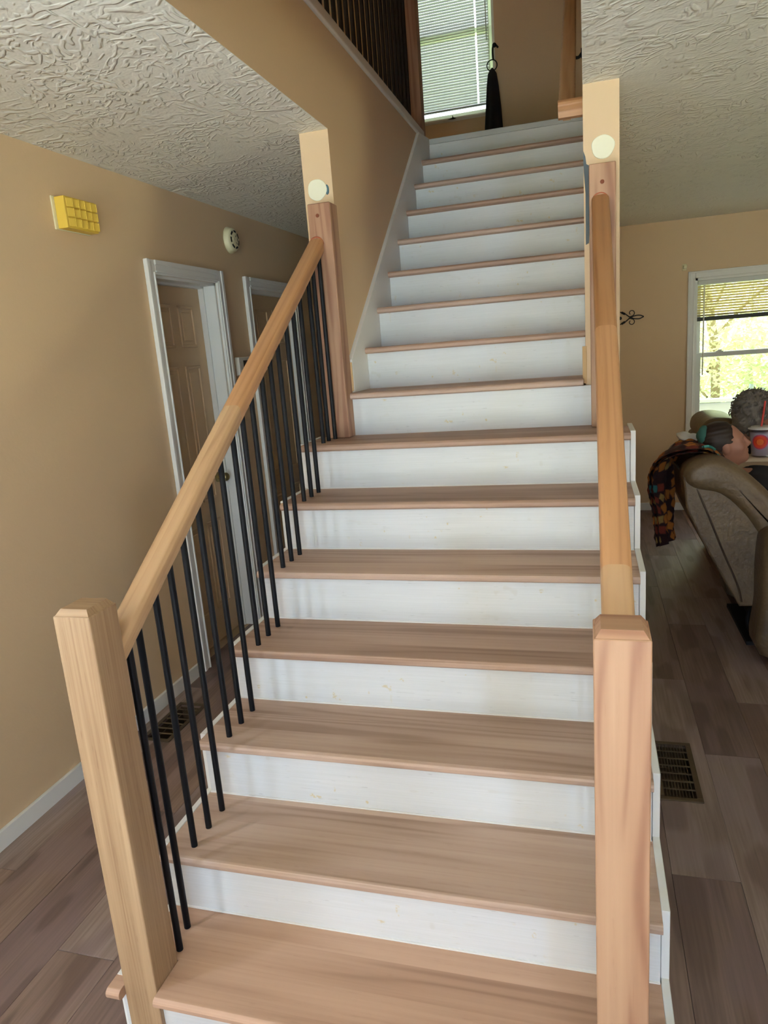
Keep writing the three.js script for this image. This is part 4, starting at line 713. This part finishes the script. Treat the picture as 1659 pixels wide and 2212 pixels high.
{
  const H = [1.180, 0.992, -2.86];
  person('person', 'person with dark hair in a bun lying back in the nearest recliner, facing right', H, [0.94, 0.30, 0.04], [-0.30, 0.94, 0],
    { chest: [1.40, 0.715, -2.86], hips: [1.70, 0.555, -2.86], shoulders: [[1.33, 0.765, -2.72], [1.33, 0.765, -3.00]], elbows: [[1.52, 0.66, -2.66], [1.52, 0.66, -3.06]], wrists: [[1.74, 0.70, -2.74], [1.74, 0.70, -2.98]], knees: [[2.08, 0.62, -2.75], [2.08, 0.62, -2.97]], ankles: [[2.42, 0.52, -2.76], [2.42, 0.52, -2.96]], toes: [[2.50, 0.62, -2.76], [2.50, 0.62, -2.96]] },
    (p) => { let d = ell(p, [0, 0.036, -0.026], [0.088, 0.096, 0.098]); d = smin(d, ell(p, [0, -0.04, -0.07], [0.075, 0.09, 0.055]), 0.03); d += 0.0022 * Math.sin(p[1] * 260 + 30 * p[2]) * Math.cos(p[0] * 90); d = Math.max(d, p[2] - 0.042 - 0.35 * Math.max(0, p[1] - 0.05)); return d; }, darkHair, darkCloth, navyCloth,
    (t, h, f, u) => { part('hair_bun', [new THREE.TorusGeometry(0.032, 0.022, 12, 24).rotateY(1.2).translate(h[0] - 0.105, h[1] + 0.052, h[2] + 0.01), new THREE.SphereGeometry(0.035, 16, 12).translate(h[0] - 0.108, h[1] + 0.052, h[2] + 0.01)], teal, t).userData.label = 'dark green band round the hair bun'; });
}
{
  const H = [1.490, 1.045, -3.66];
  person('person', 'person with curly grey hair in dark clothes sitting under the window, seen from behind', H, [0.86, -0.04, -0.42], [0.06, 1, 0],
    { chest: [1.455, 0.76, -3.78], hips: [1.60, 0.54, -3.98], shoulders: [[1.44, 0.845, -3.63], [1.47, 0.845, -3.93]], elbows: [[1.56, 0.64, -3.72], [1.56, 0.62, -4.16]], wrists: [[1.80, 0.66, -3.90], [1.80, 0.66, -4.10]], knees: [[2.06, 0.56, -3.93], [2.06, 0.56, -4.14]], ankles: [[2.20, 0.10, -3.93], [2.20, 0.10, -4.14]], toes: [[2.34, 0.05, -3.93], [2.34, 0.05, -4.14]] },
    (p) => { let d = ell(p, [0, 0.042, -0.028], [0.106, 0.112, 0.118]); d = smin(d, ell(p, [0, -0.035, -0.066], [0.090, 0.090, 0.075]), 0.03); d += 0.011 * (Math.sin(p[0] * 62 + 14 * p[1] + 2 * Math.sin(p[2] * 40)) * Math.sin(p[1] * 70 + 3 + 2 * Math.sin(p[0] * 44)) * Math.sin(p[2] * 66 + 1)) + 0.005 * Math.sin(p[0] * 150 + p[1] * 60) * Math.sin(p[1] * 165 - p[2] * 50) * Math.sin(p[2] * 158); return Math.max(d, p[2] - 0.055 - 0.6 * Math.max(0, p[1] - 0.06)); }, greyHair, darkCloth, navyCloth, (t, h, f, u, l) => {
      const curls = [];
      for (let k = 0; k < 260; k++) {
        const a = rr(0, 6.283), e = Math.asin(rr(-0.55, 1)), q = [Math.cos(e) * Math.cos(a), Math.sin(e), Math.cos(e) * Math.sin(a)]; if (q[2] > 0.42) continue;
        const at = (r, du, dv) => { const x = q[0] * 0.106 * r + du, y = q[1] * 0.112 * r + 0.042 + dv, z = q[2] * 0.118 * r - 0.028; return [h[0] + l.x * x + u.x * y + f.x * z, h[1] + l.y * x + u.y * y + f.y * z, h[2] + l.z * x + u.z * y + f.z * z]; };
        const d = rr(-0.018, 0.018), v = rr(-0.022, 0.006); curls.push(tube([at(0.96, 0, 0), at(1.07, d * 0.5, v * 0.2), at(1.11, d, v * 0.8), at(1.05, d * 1.4, v * 1.5)], rr(0.0022, 0.0042), 7, 5));
      }
      part('hair_curls', curls, greyHair, t);
    });
}

scene.traverse((o) => { if (o.isMesh) { o.castShadow = true; o.receiveShadow = true; } });
renderer.render(scene, camera);
